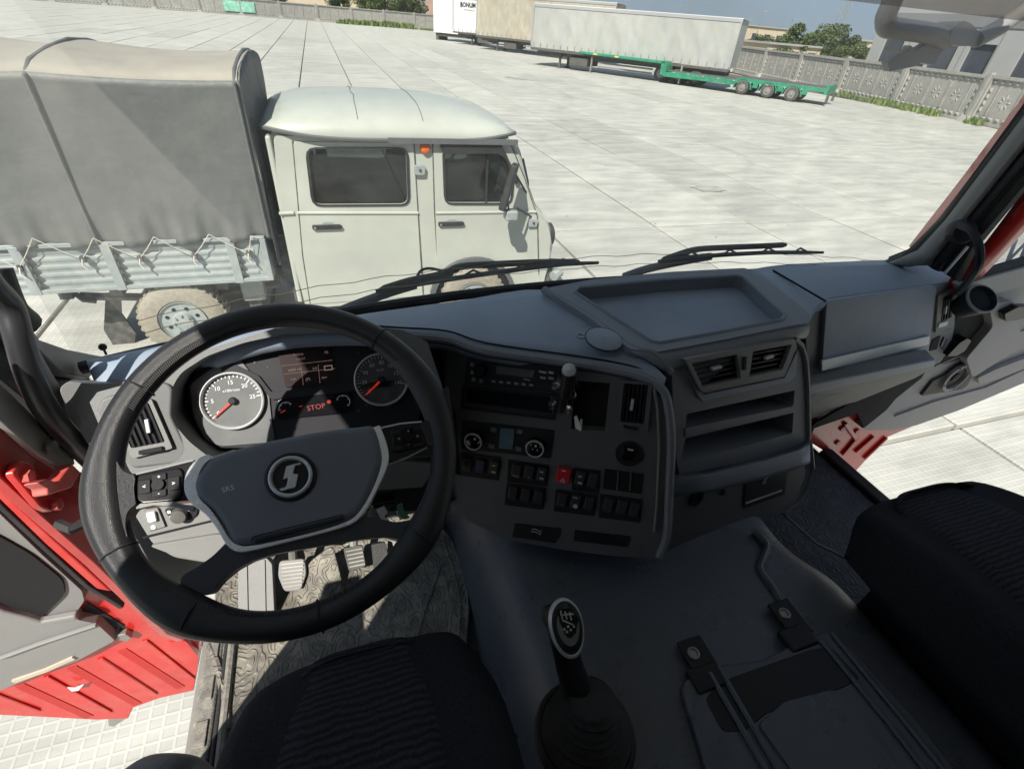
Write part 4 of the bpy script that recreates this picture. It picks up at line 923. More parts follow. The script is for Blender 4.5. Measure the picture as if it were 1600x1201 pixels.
plate('white_mark', dp, [(105,1073),(112,1079),(122,1078),(130,1069),(118,1074)], .0142, .0165, M_white, dl)
plate('latch_block', dp, [(182,992),(196,990),(206,996),(200,1002),(184,1000)], .0, .02, M_metal, dl, bevel=.003)
plate('drain_bracket', dp, [(168,1118),(200,1108),(202,1118),(178,1134),(170,1133)], -.03, -.01, M_metal, dl)
plate('pressing', dp, [(262,1002),(290,1000),(310,1025),(308,1050),(265,1016)], .001, .02, M_red, dl, r=.01, bevel=.006)
plate('door_shade_patch', dp, [(135,940),(180,968),(195,978),(180,1000),(155,972),(124,965)], .0, .004, M_black, dl)  # black sheet painted in for the shade on the red metal
# ---- right door
dr = part('passenger_door', 'open passenger door with grey inner panel, speaker and cup shaped duct', cab, (1.9,1.0,FZ))
dq = PL((0,1.0,0),(0,-1,0))
plate('door_skin', dq, [(1262,688),(1278,655),(1330,640),(1380,640),(1440,560),(1500,450),(1620,415),(1750,370),(1750,520),(1600,590),(1440,660),(1388,682),(1365,705),(1338,735)], -.06, .0, M_red, dr, bevel=.004)
plate('trim_panel', dq, [(1497,452),(1540,440),(1600,425),(1750,385),(1750,520),(1600,598),(1500,640),(1432,664),(1400,671),(1358,672),(1346,668),(1385,635),(1398,622),(1440,590),(1462,556),(1500,500)], .0, .04, M_door, dr, r=.012, bevel=.008)
plate('panel_shadow_gap', dq, [(1480,545),(1502,470),(1530,452),(1560,480),(1500,560),(1470,570)], .041, .045, M_void, dr, r=.01)  # near-black plate on the panel paints the shaded gap
plate('upper_trim', dq, [(1500,446),(1600,418),(1750,372),(1750,400),(1600,446),(1515,470)], .04, .07, M_door, dr, r=.008, bevel=.008)
bandpl('waist_seal', dq, [(1508,440),(1600,412),(1750,366)], .018, .03, .06, M_rubber, dr, bevel=.003)
m = MB(); c0 = dq.hit(1535,466,.12); tm = PL(c0,(-.25,-.6,.75)).mat()
m.lathe(tm, [(.034,-.08),(.044,-.02),(.047,0),(.042,.003),(.036,-.010)], 28); m.build('air_duct_cup', M_black, dr); MB().lathe(tm, [(.0475,-.006),(.0485,.001),(.044,.004),(.042,.0)], 28, cap=False).build('duct_rim', M_door, dr)
MB().lathe(tm, [(.036,-.0095),(.034,-.0085),(.001,-.0083)], 28).build('duct_mouth', M_void, dr)
plate('armrest', dq, [(1545,475),(1585,470),(1592,500),(1600,540),(1520,590),(1510,560),(1552,510)], .04, .075, M_door, dr, r=.02, bevel=.012)
plate('window_switch', dq, [(1570,490),(1592,479),(1610,478),(1612,492),(1590,500),(1572,502)], .076, .10, M_gloss, dr, r=.006, bevel=.004)
plate('door_handle', dq, [(1500,535),(1512,528),(1518,532),(1508,548),(1494,556),(1480,556)], .04, .08, M_gloss, dr, r=.006, bevel=.004)
plate('speaker_frame', dq, [(1440,618),(1458,595),(1535,558),(1512,602),(1503,608)], .04, .052, M_steel, dr, r=.006, bevel=.004)
cs = dq.uv(1491,588,.052); sm = dq.mat(dq.w(cs.x,cs.y,.052))
MB().lathe(sm, [(.062,0),(.062,.012),(.052,.014),(.050,.002)], 32, cap=False).build('speaker_ring', M_door, dr)
MB().lathe(sm, [(.051,.003),(.020,-.006),(.018,.008),(.006,.012)], 28).build('speaker_cone', M_rubber, dr)
for k in range(4): q = sm @ Matrix.Rotation(k*math.pi/2+.5,4,'Z') @ Matrix.Translation((.057,0,.014)); MB().lathe(q, [(.004,0),(.004,.003)], 6).build('speaker_screw', M_metal, dr)
plate('pull_pocket', dq, [(1528,590),(1560,575),(1640,545),(1640,560),(1560,592),(1530,600)], .041, .06, M_door, dr, r=.012, bevel=.008)
bandpl('panel_crease', dq, [(1400,650),(1460,628),(1540,606),(1640,560)], .006, .04, .048, M_door, dr)
bandpl('panel_crease', dq, [(1462,572),(1500,556),(1560,532),(1650,498)], .005, .04, .046, M_door, dr)
for a, b in (((1322,662),(1342,690)),((1338,708),(1368,682)),((1318,712),(1342,684)),((1352,718),(1388,684))): bandpl('pressed_rib', dq, [a,b], .018, 0, .012, M_red, dr, bevel=.008)
for q in ((1315,668),(1338,672),(1308,690)): MB().lathe(PL(dq.hit(*q,0),(0,-1,0)).mat(), [(.012,0),(.012,.008)], 8).build('bolt', M_pink, dr)
plate('window_glass', dq, [(1508,440),(1600,412),(1750,366),(1750,250),(1600,250),(1500,420)], -.03, -.026, G_side, dr, smooth=False)
pt = dict(parent=dr)
text('window_lettering', 'W', dq, 1592, 396, .13, -.02, M_white, dr, bold=True, sx=1.1)
plate('footwell_shade_plate', dq, [(1262,672),(1275,660),(1400,590),(1455,560),(1440,590),(1400,622),(1385,640),(1350,668),(1340,645)], .05, .06, M_void, dr)  # near-black plate painted in for the dark gap below the drawer

# ================================================================== DASHBOARD
da = thing('dashboard', 'charcoal truck dashboard with instrument cluster, centre console and glovebox', 'dashboard', (.65,1.0,2.2))
T = lambda a,b,z: P(a,b,z=z)
back = [(135,562,2.41),(230,543,2.45),(320,526,2.46),(430,509,2.47),(520,497,2.475),(595,486,2.48),(660,477,2.48),(720,469,2.485),(850,452,2.49),(930,500,2.49),(1000,550,2.485),(1040,590,2.47)]
frnt = [(150,602,2.41),(268,590,2.45),(322,556,2.51),(430,524,2.54),(540,517,2.54),(620,522,2.53),(697,527,2.505),(760,546,2.49),(900,566,2.48),(970,578,2.48),(1010,590,2.475),(1036,608,2.46)]
rows = []
B3 = [T(*q) for q in back]; F3 = [T(*q) for q in frnt]
for k in range(7):
    t = k/6; rows.append([b.lerp(f,t)+Vector((0,0,.012*math.sin(math.pi*t))) for b,f in zip(B3,F3)])
rows = [catmull(r,4) for r in rows]
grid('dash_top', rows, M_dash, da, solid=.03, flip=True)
# lip that runs down the right side of the centre face
FN = (-.5,-.8,.25)
fp = PL(P(900,566,z=2.48), FN)
lip = [v+Vector((0,-.002,-.002)) for v in F3[5:]] + [fp.hit(*q,.004) for q in ((1045,640),(1049,690),(1046,760),(1042,835),(1030,868))]
MB().tube(catmull(lip,5), .0095, 8).build('face_rim', M_tower, da)
MB().tube(catmull([v+Vector((.006,.016,.006)) for v in F3[4:]],5), .0022, 5).build('lip_seam', M_void, da)
MB().tube(catmull([v+Vector((-.004,-.004,-.011)) for v in F3[5:]],5), .003, 5).build('lip_seam', M_void, da)
MB().tube([fp.hit(*q,.006) for q in ((1022,606),(1028,640),(1030,700),(1026,790),(1022,830))], .003, 6).build('face_inlay', M_gray, da)
face_px = [(690,520),(760,547),(900,566),(985,580),(1022,596),(1040,630),(1046,700),(1042,830),(1030,872),(960,868),(880,858),(790,842),(706,800),(698,700)]
cub1 = [(726,606),(866,620),(862,651),(723,634)]; cub2 = [(898,594),(953,598),(945,673),(892,670)]
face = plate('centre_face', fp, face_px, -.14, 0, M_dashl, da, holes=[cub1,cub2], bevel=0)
for c_ in (cub1,cub2): plate('cubby', fp, [(c_[0][0]-6,c_[0][1]-6),(c_[1][0]+6,c_[1][1]-6),(c_[2][0]+6,c_[2][1]+6),(c_[3][0]-6,c_[3][1]+6)], -.16, -.025, M_void, da)  # near-black plates just behind the openings paint the shade inside
plate('cubby_frame', fp, [(722,602),(870,616),(866,656),(719,638)], 0, .004, M_black, da, holes=[cub1], bevel=.001)
bandpl('face_seam', fp, [(696,532),(694,600),(702,700)], .003, -.001, .0015, M_void, da)
# radio
rd = plate('radio', fp, [(730,558),(876,573),(868,613),(726,600)], 0, .010, M_black, da, r=.004, bevel=.003)
def onface(px, py, h=.010): return fp.mat(fp.hit(px,py,h))
MB().lathe(onface(752,576), [(.014,0),(.013,.016),(.011,.018)], 24).build('volume_knob', M_gloss, rd)
plate('radio_display', fp, [(776,571),(835,578),(833,590),(775,583)], .010, .012, M_lcdg, rd)
for k in range(6): rectpl('radio_button', fp, 771+k*11.8, 595.5+k*1.15, .010, .005, .010, .013, M_gray, rd, bevel=.001); 
for k in range(2):
    for j in range(2): rectpl('radio_button', fp, 848+k*13, 581+j*9+k*.8, .012, .005, .010, .013, M_dash, rd, bevel=.001)
for q in ((738,569),(738,581),(740,592),(752,594)): MB().lathe(onface(*q), [(.005,0),(.004,.004)], 12).build('radio_button', M_gray, rd)
text('radio_print', 'FM AM', fp, 848, 581, .006, .0135, M_white, rd); text('radio_print', 'USB MP3', fp, 823, 592.5, .004, .0135, M_white, rd); text('radio_print', 'SEL', fp, 861, 582, .006, .0135, M_white, rd)
for k in range(6): text('radio_print', str(k+1), fp, 771+k*11.8, 595.5+k*1.15, .005, .0136, M_white, rd)
# climate row
cl = plate('climate_panel', fp, [(722,656),(866,672),(860,716),(720,700)], .0, .003, M_black, da, r=.004, bevel=.001)
for i, (x, y) in enumerate(((742,685),(837,696))):
    kn = MB().lathe(onface(x,y,.003), [(.0225,0),(.0215,.014),(.0185,.016)], 32).build('climate_knob', M_gloss, cl)
    MB().lathe(onface(x,y,.003), [(.0215,.014),(.0205,.0175),(.0185,.0175),(.018,.0155)], 36, cap=False).build('knob_ring', M_chrome, kn)
    if i == 0: MB().tube([onface(x,y,.020) @ Vector((.0125*math.cos(a/10),.0125*math.sin(a/10),0)) for a in range(-9,22)], .0013, 4).build('knob_mark', M_silver, kn)
    else:
        for a in range(6): q = onface(x,y,.020) @ Matrix.Rotation(a*math.pi/3,4,'Z') @ Matrix.Translation((.011,0,0)); MB().box(q.translation,(.004,.004,.001),q).build('knob_mark', M_gray, kn)
    MB().lathe(onface(x,y,.0195), [(.003,0),(.003,.001)], 8).build('knob_dot', M_silver, kn)
plate('climate_display', fp, [(782,668),(804,670),(801,702),(779,700)], .003, .006, M_lcd, cl, bevel=.001)
for q, s in (((771,671),'+'),((812,674),'A'),((768,697),'-'),((810,701),'-')): rectpl('climate_button', fp, q[0], q[1], .015, .012, .003, .006, M_dashl, cl, bevel=.001); text('climate_print', s, fp, q[0], q[1], .009, .0065, M_silver, cl)
# switch banks
def bank(frame, sw, marks, red=None):
    b = plate('switch_frame', fp, frame, 0, .003, M_black, da, r=.003, bevel=.001)
    for (x, y), mk in zip(sw, marks):
        s = rectpl('switch', fp, x, y, .0205, .034, .0, .010, M_sw, b, r=.002, bevel=.002, rot=R(-1))
        if mk: 
            if mk == 'blue': rectpl('switch_lens', fp, x, y+1, .011, .008, .010, .0112, mat('blue_lens',(.03,.05,.35),.3), s)
            elif mk == 'dip': rectpl('switch_mark', fp, x, y-4, .008, .003, .010, .0112, M_silver, s); rectpl('switch_mark', fp, x, y+6, .010, .004, .010, .0112, M_silver, s)
            elif mk == 'o': MB().lathe(onface(x,y+6,.010), [(.0055,0),(.0055,.0012),(.004,.0012)], 12).build('switch_mark', M_silver, s); rectpl('switch_mark', fp, x, y-7, .010, .0025, .010, .0112, M_silver, s)
            else: text('switch_mark', mk, fp, x, y+7, .0075, .0108, M_silver, s)
    return b
bank([(718,707),(782,714),(778,750),(716,742)], [(729,726),(750,728.5),(771,731)], ['', 'blue', 'dip'])
bank([(794,718),(858,727),(854,760),(792,752)], [(806,736),(826,738.5),(846,741)], ['MAX','%','dip'])
bank([(792,754),(852,762),(848,796),(788,788)], [(801,771),(821,774),(841,777)], ['','',''])
bank([(896,730),(938,735),(935,770),(893,765)], [(906,748),(926,751)], ['dip',''])
bank([(868,764),(932,772),(929,806),(865,798)], [(878,781),(899,784),(920,787)], ['x','o',''])
bank([(938,771),(1004,780),(1000,816),(935,808)], [(950,790),(971,793),(991,796)], ['','',''])
hz = rectpl('hazard_switch', fp, 880, 744, .031, .037, 0, .014, M_redsw, da, r=.003, bevel=.002, rot=R(-1))
mtri = onface(879,750,.0142); tri = [mtri @ (Matrix.Rotation(k*2*math.pi/3+math.pi/2,4,'Z') @ Vector((.007,0,0))) for k in range(3)]; MB().tube(tri, .0008, 4, closed=True).build('hazard_triangle', M_white, hz); MB().tube([(v-mtri.translation)*.5+mtri.translation for v in tri], .0006, 4, closed=True).build('hazard_triangle', M_white, hz)
rectpl('hazard_mark', fp, 881, 735, .009, .002, .014, .0148, M_white, hz)
so_ = plate('empty_sockets', fp, [(945,732),(1006,740),(1002,771),(942,763)], 0, .002, M_void, da)
for x in (966,986): bandpl('socket_rib', fp, [(x,736),(x-2,766)], .003, .002, .005, M_dashl, so_)
# narrow vent at the right of the face
def vent(pl, outer, inner, parent, n, vertical, mt, tab, depth=.03, fr=.008, ft=M_black):
    f = plate('vent', pl, outer, 0, fr, mt, parent, holes=[inner], r=.004, bevel=.002)
    plate('vent_back', pl, inner, -depth*.2, .0008, M_void, f)
    a,b,c,d = [Vector((q[0],q[1],0)) for q in inner]
    for k in range(n):
        t = (k+.5)/n
        if vertical: p0, p1 = a.lerp(b,t), d.lerp(c,t)
        else: p0, p1 = a.lerp(d,t), b.lerp(c,t)
        bandpl('slat', pl, [(p0.x,p0.y),(p1.x,p1.y)], .0035, .001, fr-.001, ft, f)
    if tab: bandpl('vent_tab', pl, tab, .006, fr-.002, fr+.006, M_silver, f, bevel=.001)
    return f
v = vent(fp, [(968,594),(1020,598),(1012,676),(962,672)], [(975,598),(1013,601),(1006,662),(969,659)], da, 6, True, M_dashl, [(989,624),(986,641)])
rectpl('vent_wheel', fp, 985, 668, .03, .006, .008, .011, M_black, v)
MB().lathe(onface(983,708,.0), [(.030,0),(.029,.004),(.022,.004)], 28).build('socket_ring', M_black, da); rectpl('socket_cover', fp, 981, 709, .026, .030, .004, .012, M_gloss, da, r=.003, bevel=.002); rectpl('socket_print', fp, 985, 702, .012, .004, .012, .0126, M_silver, da)
# lower sockets with seat symbols
def seatmark(pl, px, py, s, h, parent, rot=0):
    m = MB(); c = pl.uv(px,py,h); M_ = pl.mat(pl.w(c.x,c.y,h)) @ Matrix.Rotation(rot,4,'Z')
    for dy in (.16,-.16): m.tube([M_ @ Vector((x*s,(y+dy)*s,0)) for x,y in ((-.5,-.08),(-.2,.06),(.1,.0),(.4,-.12),(.5,.1))], s*.045, 5)
    return m.build('seat_symbol', M_silver, parent)
ls = plate('lower_pocket', fp, [(804,818),(876,826),(868,848),(800,838)], 0, .004, M_black, da, r=.003, bevel=.001); seatmark(fp, 838, 829, .024, .006, ls)
plate('lower_slot', fp, [(898,828),(984,838),(980,854),(896,844)], 0, .003, M_void, da)
# ---- tower
_a, _b = P(1050,580,z=2.475), P(1240,530,z=2.475); _d = (_b-_a).normalized(); tp = PL(_a+Vector((0,.004,0)), (_d.y,-_d.x,.2))
tw_px = [(1050,578),(1238,527),(1254,540),(1260,600),(1262,680),(1256,700),(1160,722),(1062,742),(1054,700)]
vL = [(1081,567),(1152,554),(1157,591),(1099,604)]; vR = [(1177,549),(1237,538),(1222,577),(1171,588)]
cA = [(1073,646),(1242,609),(1240,631),(1236,636),(1074,671),(1071,666)]; cB = [(1071,684),(1240,644),(1238,676),(1062,724)]
plate('tower_face', tp, tw_px, -.30, 0, M_tower, da, holes=[vL,vR,cA,cB], hr=.003)
plate('tower_back', tp, [(1060,582),(1236,532),(1252,545),(1258,690),(1068,736)], -.16, -.10, M_void, da)
MB().tube([tp.hit(*q,0) for q in ((1240,529),(1252,540),(1258,560),(1261,600),(1263,682),(1258,700))], .008, 8).build('tower_edge', M_gray, da)
vf = plate('vent_frame', tp, [(1070,561),(1160,544),(1166,541),(1242,529),(1246,540),(1226,588),(1165,600),(1100,614),(1092,608)], 0, .012, M_gray, da, holes=[vL,vR], bevel=.002)
for v_, tb in ((vL,[(1113,577),(1128,573)]),(vR,[(1197,560),(1210,556)])):
    plate('vent_back', tp, v_, -.03, -.025, M_void, vf)
    a,b,c,d = [Vector((q[0],q[1],0)) for q in v_]
    for k in range(5):
        t = (k+.5)/5; p0, p1 = a.lerp(d,t), b.lerp(c,t); bandpl('slat', tp, [(p0.x,p0.y),(p1.x,p1.y)], .004, -.018, .004, M_black, vf)
    bandpl('vent_tab', tp, tb, .008, .004, .013, M_silver, vf, bevel=.002)
plate('vent_wheel', tp, [(1162,558),(1167,557),(1166,577),(1162,578)], .012, .015, M_void, vf)
plate('vent_shelf', tp, [(1070,575),(1100,616),(1226,590),(1246,548),(1244,585),(1234,596),(1100,626),(1092,620)], 0, .004, M_dash, da)
plate('cubby_lip', tp, [(1070,669),(1240,634),(1242,642),(1071,682)], 0, .003, M_tower, da, bevel=.003)
# lower tower: bulging ledge and dark fascia
low = PL(tp.hit(1160,722,0), (0,-1,-.25))
rows = []
top = [(1046,744),(1110,736),(1200,714),(1250,698),(1266,690)]
for (dy, hh) in ((0,.0),(6,.022),(28,.026),(34,.015)):
    rows.append([tp.hit(x,y+dy-2,hh) for x,y in top])
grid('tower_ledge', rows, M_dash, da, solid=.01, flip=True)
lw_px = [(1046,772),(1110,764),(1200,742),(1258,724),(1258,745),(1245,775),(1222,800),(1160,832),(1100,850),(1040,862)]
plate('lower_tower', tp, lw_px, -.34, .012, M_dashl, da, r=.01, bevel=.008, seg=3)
MB().tube([tp.hit(*q,.01) for q in ((1266,690),(1270,730),(1262,760),(1246,785),(1226,802))], .006, 6).build('tower_lower_edge', M_gray, da)
for x, y in ((1087,775),(1100,770)): pass
MB().lathe(tp.mat(tp.hit(1086,776,.012)), [(.024,0),(.022,.008),(.014,.008),(.013,.002)], 24).build('power_socket', M_black, da)
MB().lathe(tp.mat(tp.hit(1128,768,.012)), [(.010,0),(.008,.006)], 12).build('power_button', M_black, da)
lk = plate('side_pocket', tp, [(1166,748),(1232,728),(1226,772),(1162,794)], .012, .016, M_black, da, r=.004, bevel=.001); seatmark(tp, 1196, 748, .028, .018, lk, R(75)); bandpl('pocket_edge', tp, [(1166,786),(1222,766)], .003, .016, .019, M_silver, lk)
# tower top: ridge round a sunken tray
tt = PL((0,0,2.50), (0,0,1))
outer = [(850,450),(925,436),(1050,424),(1165,418),(1195,436),(1242,470),(1264,490),(1264,504),(1240,507),(1130,530),(1028,549),(985,545),(920,495)]
tray = [(898,457),(905,450),(1030,438),(1150,431),(1162,434),(1226,492),(1222,500),(1120,520),(1030,536),(1018,534)]
plate('tray_surround', tt, outer, -.05, .012, M_tower, da, holes=[tray], hr=.006, r=.01)
plate('tray_floor', tt, [(q[0]+(1060-q[0])*-.03, q[1]+(480-q[1])*-.06) for q in tray], -.045, -.022, M_dash, da)
MB().tube([tt.hit(*q,.010) for q in tray], .006, 6, closed=True).build('tray_lip', M_tower, da)
MB().tube(catmull([tt.hit(*q,.004) for q in ((850,452),(925,497),(985,542),(1020,552))]+[tp.hit(1048,582,.0)],4), .010, 8).build('tray_rail', M_tower, da)
_t = [tt.hit(*q,.010) for q in ((985,546),(1028,547),(1130,528),(1240,505),(1263,503))]; _bt = [tp.hit(*q,.002) for q in ((1040,580),(1054,578),(1145,556),(1240,529),(1258,528))]
grid('tower_brow', [_t, [a.lerp(b,.35)+Vector((0,-.006,.006)) for a,b in zip(_t,_bt)], [a.lerp(b,.75)+Vector((0,-.006,.003)) for a,b in zip(_t,_bt)], _bt], M_tower, da, solid=.01, flip=True)
# body under the tray on its left flank
# ---- passenger side
gB = [(1172,421,2.50),(1215,414,2.47),(1300,409,2.46),(1400,406,2.46),(1455,408,2.45),(1492,420,2.44)]
gF = [(1262,508,2.475),(1286,474,2.462),(1345,462,2.462),(1420,451,2.462),(1468,444,2.462),(1500,438,2.46)]
Bq = [T(*q) for q in gB]; Fq = [T(*q) for q in gF]
rows = [[b.lerp(f,t)+Vector((0,0,.010*math.sin(math.pi*t))) for b,f in zip(Bq,Fq)] for t in (0,.25,.5,.8,.95,1)]
grid('passenger_top', [catmull(r,3) for r in rows], M_dash, da, solid=.03, flip=True)
MB().tube([T(1208,422,2.485),T(1290,470,2.487)], .003, 5).build('top_seam', M_void, da)
_a, _b = P(1290,467,z=2.462), P(1470,443,z=2.462); _d = (_b-_a).normalized(); gl = PL(_a, (_d.y,-_d.x,.15))
plate('glovebox_surround', gl, [(1258,500),(1290,466),(1470,442),(1499,436),(1502,452),(1486,540),(1470,566),(1380,592),(1290,622),(1262,640),(1262,600)], -.03, 0, M_gray, da, r=.01, bevel=.006)
gd = plate('glovebox_door', gl, [(1292,470),(1464,446),(1450,560),(1284,578)], 0, .014, M_dash, da, r=.012, bevel=.008, seg=3)
plate('trim_strip', gl, [(1284,563),(1454,524),(1452,538),(1284,580)], .014, .022, M_silver, gd, bevel=.003)
bandpl('glovebox_gap', gl, [(1288,468),(1292,520),(1281,584)], .004, .001, .003, M_void, da)
plate('glovebox_catch', gl, [(1345,570),(1382,560),(1378,568),(1366,574),(1348,576)], 0, .004, M_void, da, r=.003)
vent(gl, [(1466,462),(1496,448),(1494,470),(1488,512),(1462,520)], [(1474,464),(1491,457),(1487,495),(1470,502)], da, 4, True, M_gray, [(1480,478),(1478,490)])
plate('vent_slider', gl, [(1468,505),(1482,501),(1480,508),(1466,512)], .0, .012, M_silver, da, r=.002, bevel=.002)
plate('side_slot', gl, [(1458,530),(1470,524),(1464,545),(1452,548)], 0, .003, M_void, da, r=.003)
plate('pod_inlay', gl, [(1470,540),(1476,526),(1480,530),(1473,545)], 0, .005, M_gloss, da)
dwp = PL(gl.hit(1290,610,.0), (0,-1,-.35))
dw = plate('lower_drawer', dwp, [(1262,602),(1440,566),(1462,562),(1458,574),(1430,590),(1370,614),(1300,642),(1262,656)], -.04, .006, M_gray, da, r=.006, bevel=.006)
plate('drawer_band', dwp, [(1262,603),(1440,566),(1462,562),(1461,571),(1262,617)], .006, .014, M_dash, dw, bevel=.003)
MB().box((1.5,1.15,2.25),(.8,.3,.30)).build('dash_core', M_black, da)
# ---- instrument side
cp_ = PL(P(490,610,y=.86), (0,-.85,.53))
hood_in = [(262,650),(268,606),(282,582),(322,556),(380,535),(440,522),(540,518),(600,526),(650,556),(672,590),(680,640),(670,690),(500,720),(330,716),(296,690)]
hood_out = [(140,628),(152,612),(262,582),(320,546),(430,512),(545,505),(630,515),(668,534),(690,600),(700,700),(660,760),(400,780),(210,770),(170,700)]
bi = plate('instrument_binnacle', cp_, hood_out, -.06, .060, M_mid, da, holes=[hood_in], hr=.012)
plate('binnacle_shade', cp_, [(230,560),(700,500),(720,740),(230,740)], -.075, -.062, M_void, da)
ic = plate('instrument_cluster', cp_, [(290,600),(322,572),(380,548),(440,536),(540,530),(600,538),(648,566),(662,610),(655,660),(600,680),(450,700),(340,700),(318,690),(300,650)], -.055, 0, M_black, da, r=.012, bevel=.003)
plate('cluster_lit_surround', cp_, [(296,600),(325,578),(372,556),(390,580),(420,610),(425,660),(430,690),(345,697),(322,688),(302,650)], .0, .004, M_dial, ic, r=.01, bevel=.001)  # left part paler than the cluster, sunlight put into the colour
plate('cluster_ridge', cp_, [(345,574),(362,566),(404,586),(424,612),(640,590),(650,600),(424,624),(410,606),(396,594),(362,584),(346,582)], 0, .006, M_black, ic, r=.004, bevel=.002)
def gauge(px, py, r, nums, a0, a1, name, minor, unit):
    mm = cp_.mat(cp_.hit(px,py,.004)); gg = MB().lathe(mm, [(r*.97,0),(r*.97,.002)], 40).build(name, M_dial, ic)
    MB().lathe(mm, [(r*1.0,0),(r*1.0,.010),(r*.96,.012),(r*.92,.009),(r*.915,.002)], 48, cap=False).build('gauge_ring', M_silver, gg)
    tk = MB(); N_ = (len(nums)-1)*minor
    for k in range(N_+1):
        a = a0+(a1-a0)*k/N_; big = k % minor == 0; q = mm @ Matrix.Rotation(a,4,'Z') @ Matrix.Translation((r*(.82 if big else .85),0,.0026)); tk.box(q.translation, (r*(.14 if big else .08),r*.028,.0008), q)
    tk.build('tick_marks', M_white, gg)
    for k, s in enumerate(nums):
        a = a0+(a1-a0)*k/(len(nums)-1); p = mm @ Vector((r*.63*math.cos(a), r*.63*math.sin(a), .003))
        c = bpy.data.curves.new('t','FONT'); c.body = s; c.size = r*.20; c.align_x = 'CENTER'; c.align_y = 'CENTER'; c.resolution_u = 2; o = bpy.data.objects.new('t', c); me = bpy.data.meshes.new_from_object(o); bpy.data.objects.remove(o)
        m2 = cp_.mat(p); me.transform(m2); link('numeral', me, M_white, gg, smooth=False)
    c = bpy.data.curves.new('t','FONT'); c.body = unit; c.size = r*.13; c.align_x = 'CENTER'; c.align_y = 'CENTER'; o = bpy.data.objects.new('t', c); me = bpy.data.meshes.new_from_object(o); bpy.data.objects.remove(o); me.transform(cp_.mat(mm @ Vector((0,r*.36,.003)))); link('unit_print', me, M_white, gg, smooth=False)
    q = mm @ Matrix.Rotation(a0+.03,4,'Z'); MB().add([q @ Vector(v) for v in ((0,-r*.045,.007),(r*.80,-r*.015,.007),(r*.80,r*.015,.007),(0,r*.045,.007),(0,-r*.045,.005),(r*.80,-r*.015,.005),(r*.80,r*.015,.005),(0,r*.045,.005))], [(0,1,2,3),(7,6,5,4),(0,4,5,1),(1,5,6,2),(2,6,7,3),(3,7,4,0)]).build('needle', M_needle, gg)
    MB().lathe(mm, [(r*.13,.002),(r*.12,.011),(r*.09,.013)], 20).build('needle_cap', M_black, gg)
    MB().lathe(mm, [(r*.92,.0105),(r*.5,.0125),(.001,.0135)], 32, cap=False).build('gauge_lens', G_meter, gg)
def rad(px, py, edge_px): a = cp_.hit(px,py,.004); b = cp_.hit(edge_px,py,.004); return (a-b).length
gauge(364.5, 625, rad(364.5,625,414), ['0','5','10','15','20','25'], R(217), R(5), 'rev_counter', 5, 'x100r/min')
gauge(596, 592, rad(596,592,638), ['0','20','40','60','80','100','120','140'], R(217), R(-18), 'speedometer', 4, 'km/h')
sc_ = plate('info_screen', cp_, [(433,548),(514,539),(526,594),(447,605)], 0, .004, M_screen, ic, r=.002, bevel=.001)
text('screen_text', 'Parking', cp_, 466, 553, .006, .0046, M_scrt, sc_, rot=R(4)); text('screen_text', 'Normal', cp_, 470, 560, .005, .0046, M_scrt, sc_, rot=R(4)); text('screen_text', 'F2', cp_, 510, 550, .007, .0046, M_scrt, sc_)
text('screen_text', '0000 km', cp_, 461, 577, .007, .0046, M_scrt, sc_, rot=R(4)); text('screen_text', '0.0', cp_, 492, 575, .007, .0046, M_scrt, sc_, rot=R(4)); text('screen_text', '(P)', cp_, 481, 592, .008, .0046, M_scrt, sc_, rot=R(4)); text('screen_text', '0.0L', cp_, 459, 592, .006, .0046, M_scrt, sc_, rot=R(4)); text('screen_text', '0bar', cp_, 507, 589, .006, .0046, M_scrt, sc_, rot=R(4))
for a, b in (((440,571),(520,562)),((443,584),(524,575)),((470,572),(474,601)),((497,569),(500,598))): bandpl('screen_line', cp_, [a,b], .0007, .004, .0046, M_scrt, sc_)
rectpl('screen_icon', cp_, 513, 574, .016, .010, .004, .0046, M_scrt, sc_); rectpl('screen_icon', cp_, 513, 574, .012, .006, .0046, .0050, M_screen, sc_)
wb = plate('warning_bar', cp_, [(432,627),(448,616),(540,607),(548,614),(550,640),(540,645),(436,655),(428,648)], 0, .005, M_gloss, ic, r=.006, bevel=.002)
text('stop_text', 'STOP', cp_, 494, 635.5, .0145, .0056, M_stop, wb, rot=R(3), bold=False); MB().lathe(cp_.mat(cp_.hit(514,627,.005)), [(.0038,0),(.0038,.001)], 14).build('stop_lamp', M_stop, wb); rectpl('bar_mark', cp_, 470, 634, .006,.0015,.005,.0056, M_needle, wb)
for (x, y, a0, a1) in ((447,638,R(185),R(40)),(536,627,R(150),R(-45))):
    mm = cp_.mat(cp_.hit(x,y,.006)); MB().tube([mm @ Vector((.013*math.cos(a0+(a1-a0)*k/10), .013*math.sin(a0+(a1-a0)*k/10), 0)) for k in range(11)], .0008, 4).build('small_gauge', M_white, wb)
    for k in range(4): a = a0+(a1-a0)*k/3; MB().tube([mm @ Vector((.010*math.cos(a),.010*math.sin(a),0)), mm @ Vector((.0135*math.cos(a),.0135*math.sin(a),0))], .0008, 4).build('small_tick', M_white, wb)
mm = cp_.mat(cp_.hit(446,640,.007)); MB().tube([mm.translation, mm @ Vector((-.009,-.004,0))], .0009, 4).build('small_needle', M_needle, wb)
for q, s in (((398,566),'+'),((384,562),'!'),((560,552),'*'),((418,572),'-'),((560,640),'o'),((572,632),'o')): text('warning_symbol', s, cp_, q[0], q[1], .008, .003, M_gray, ic)
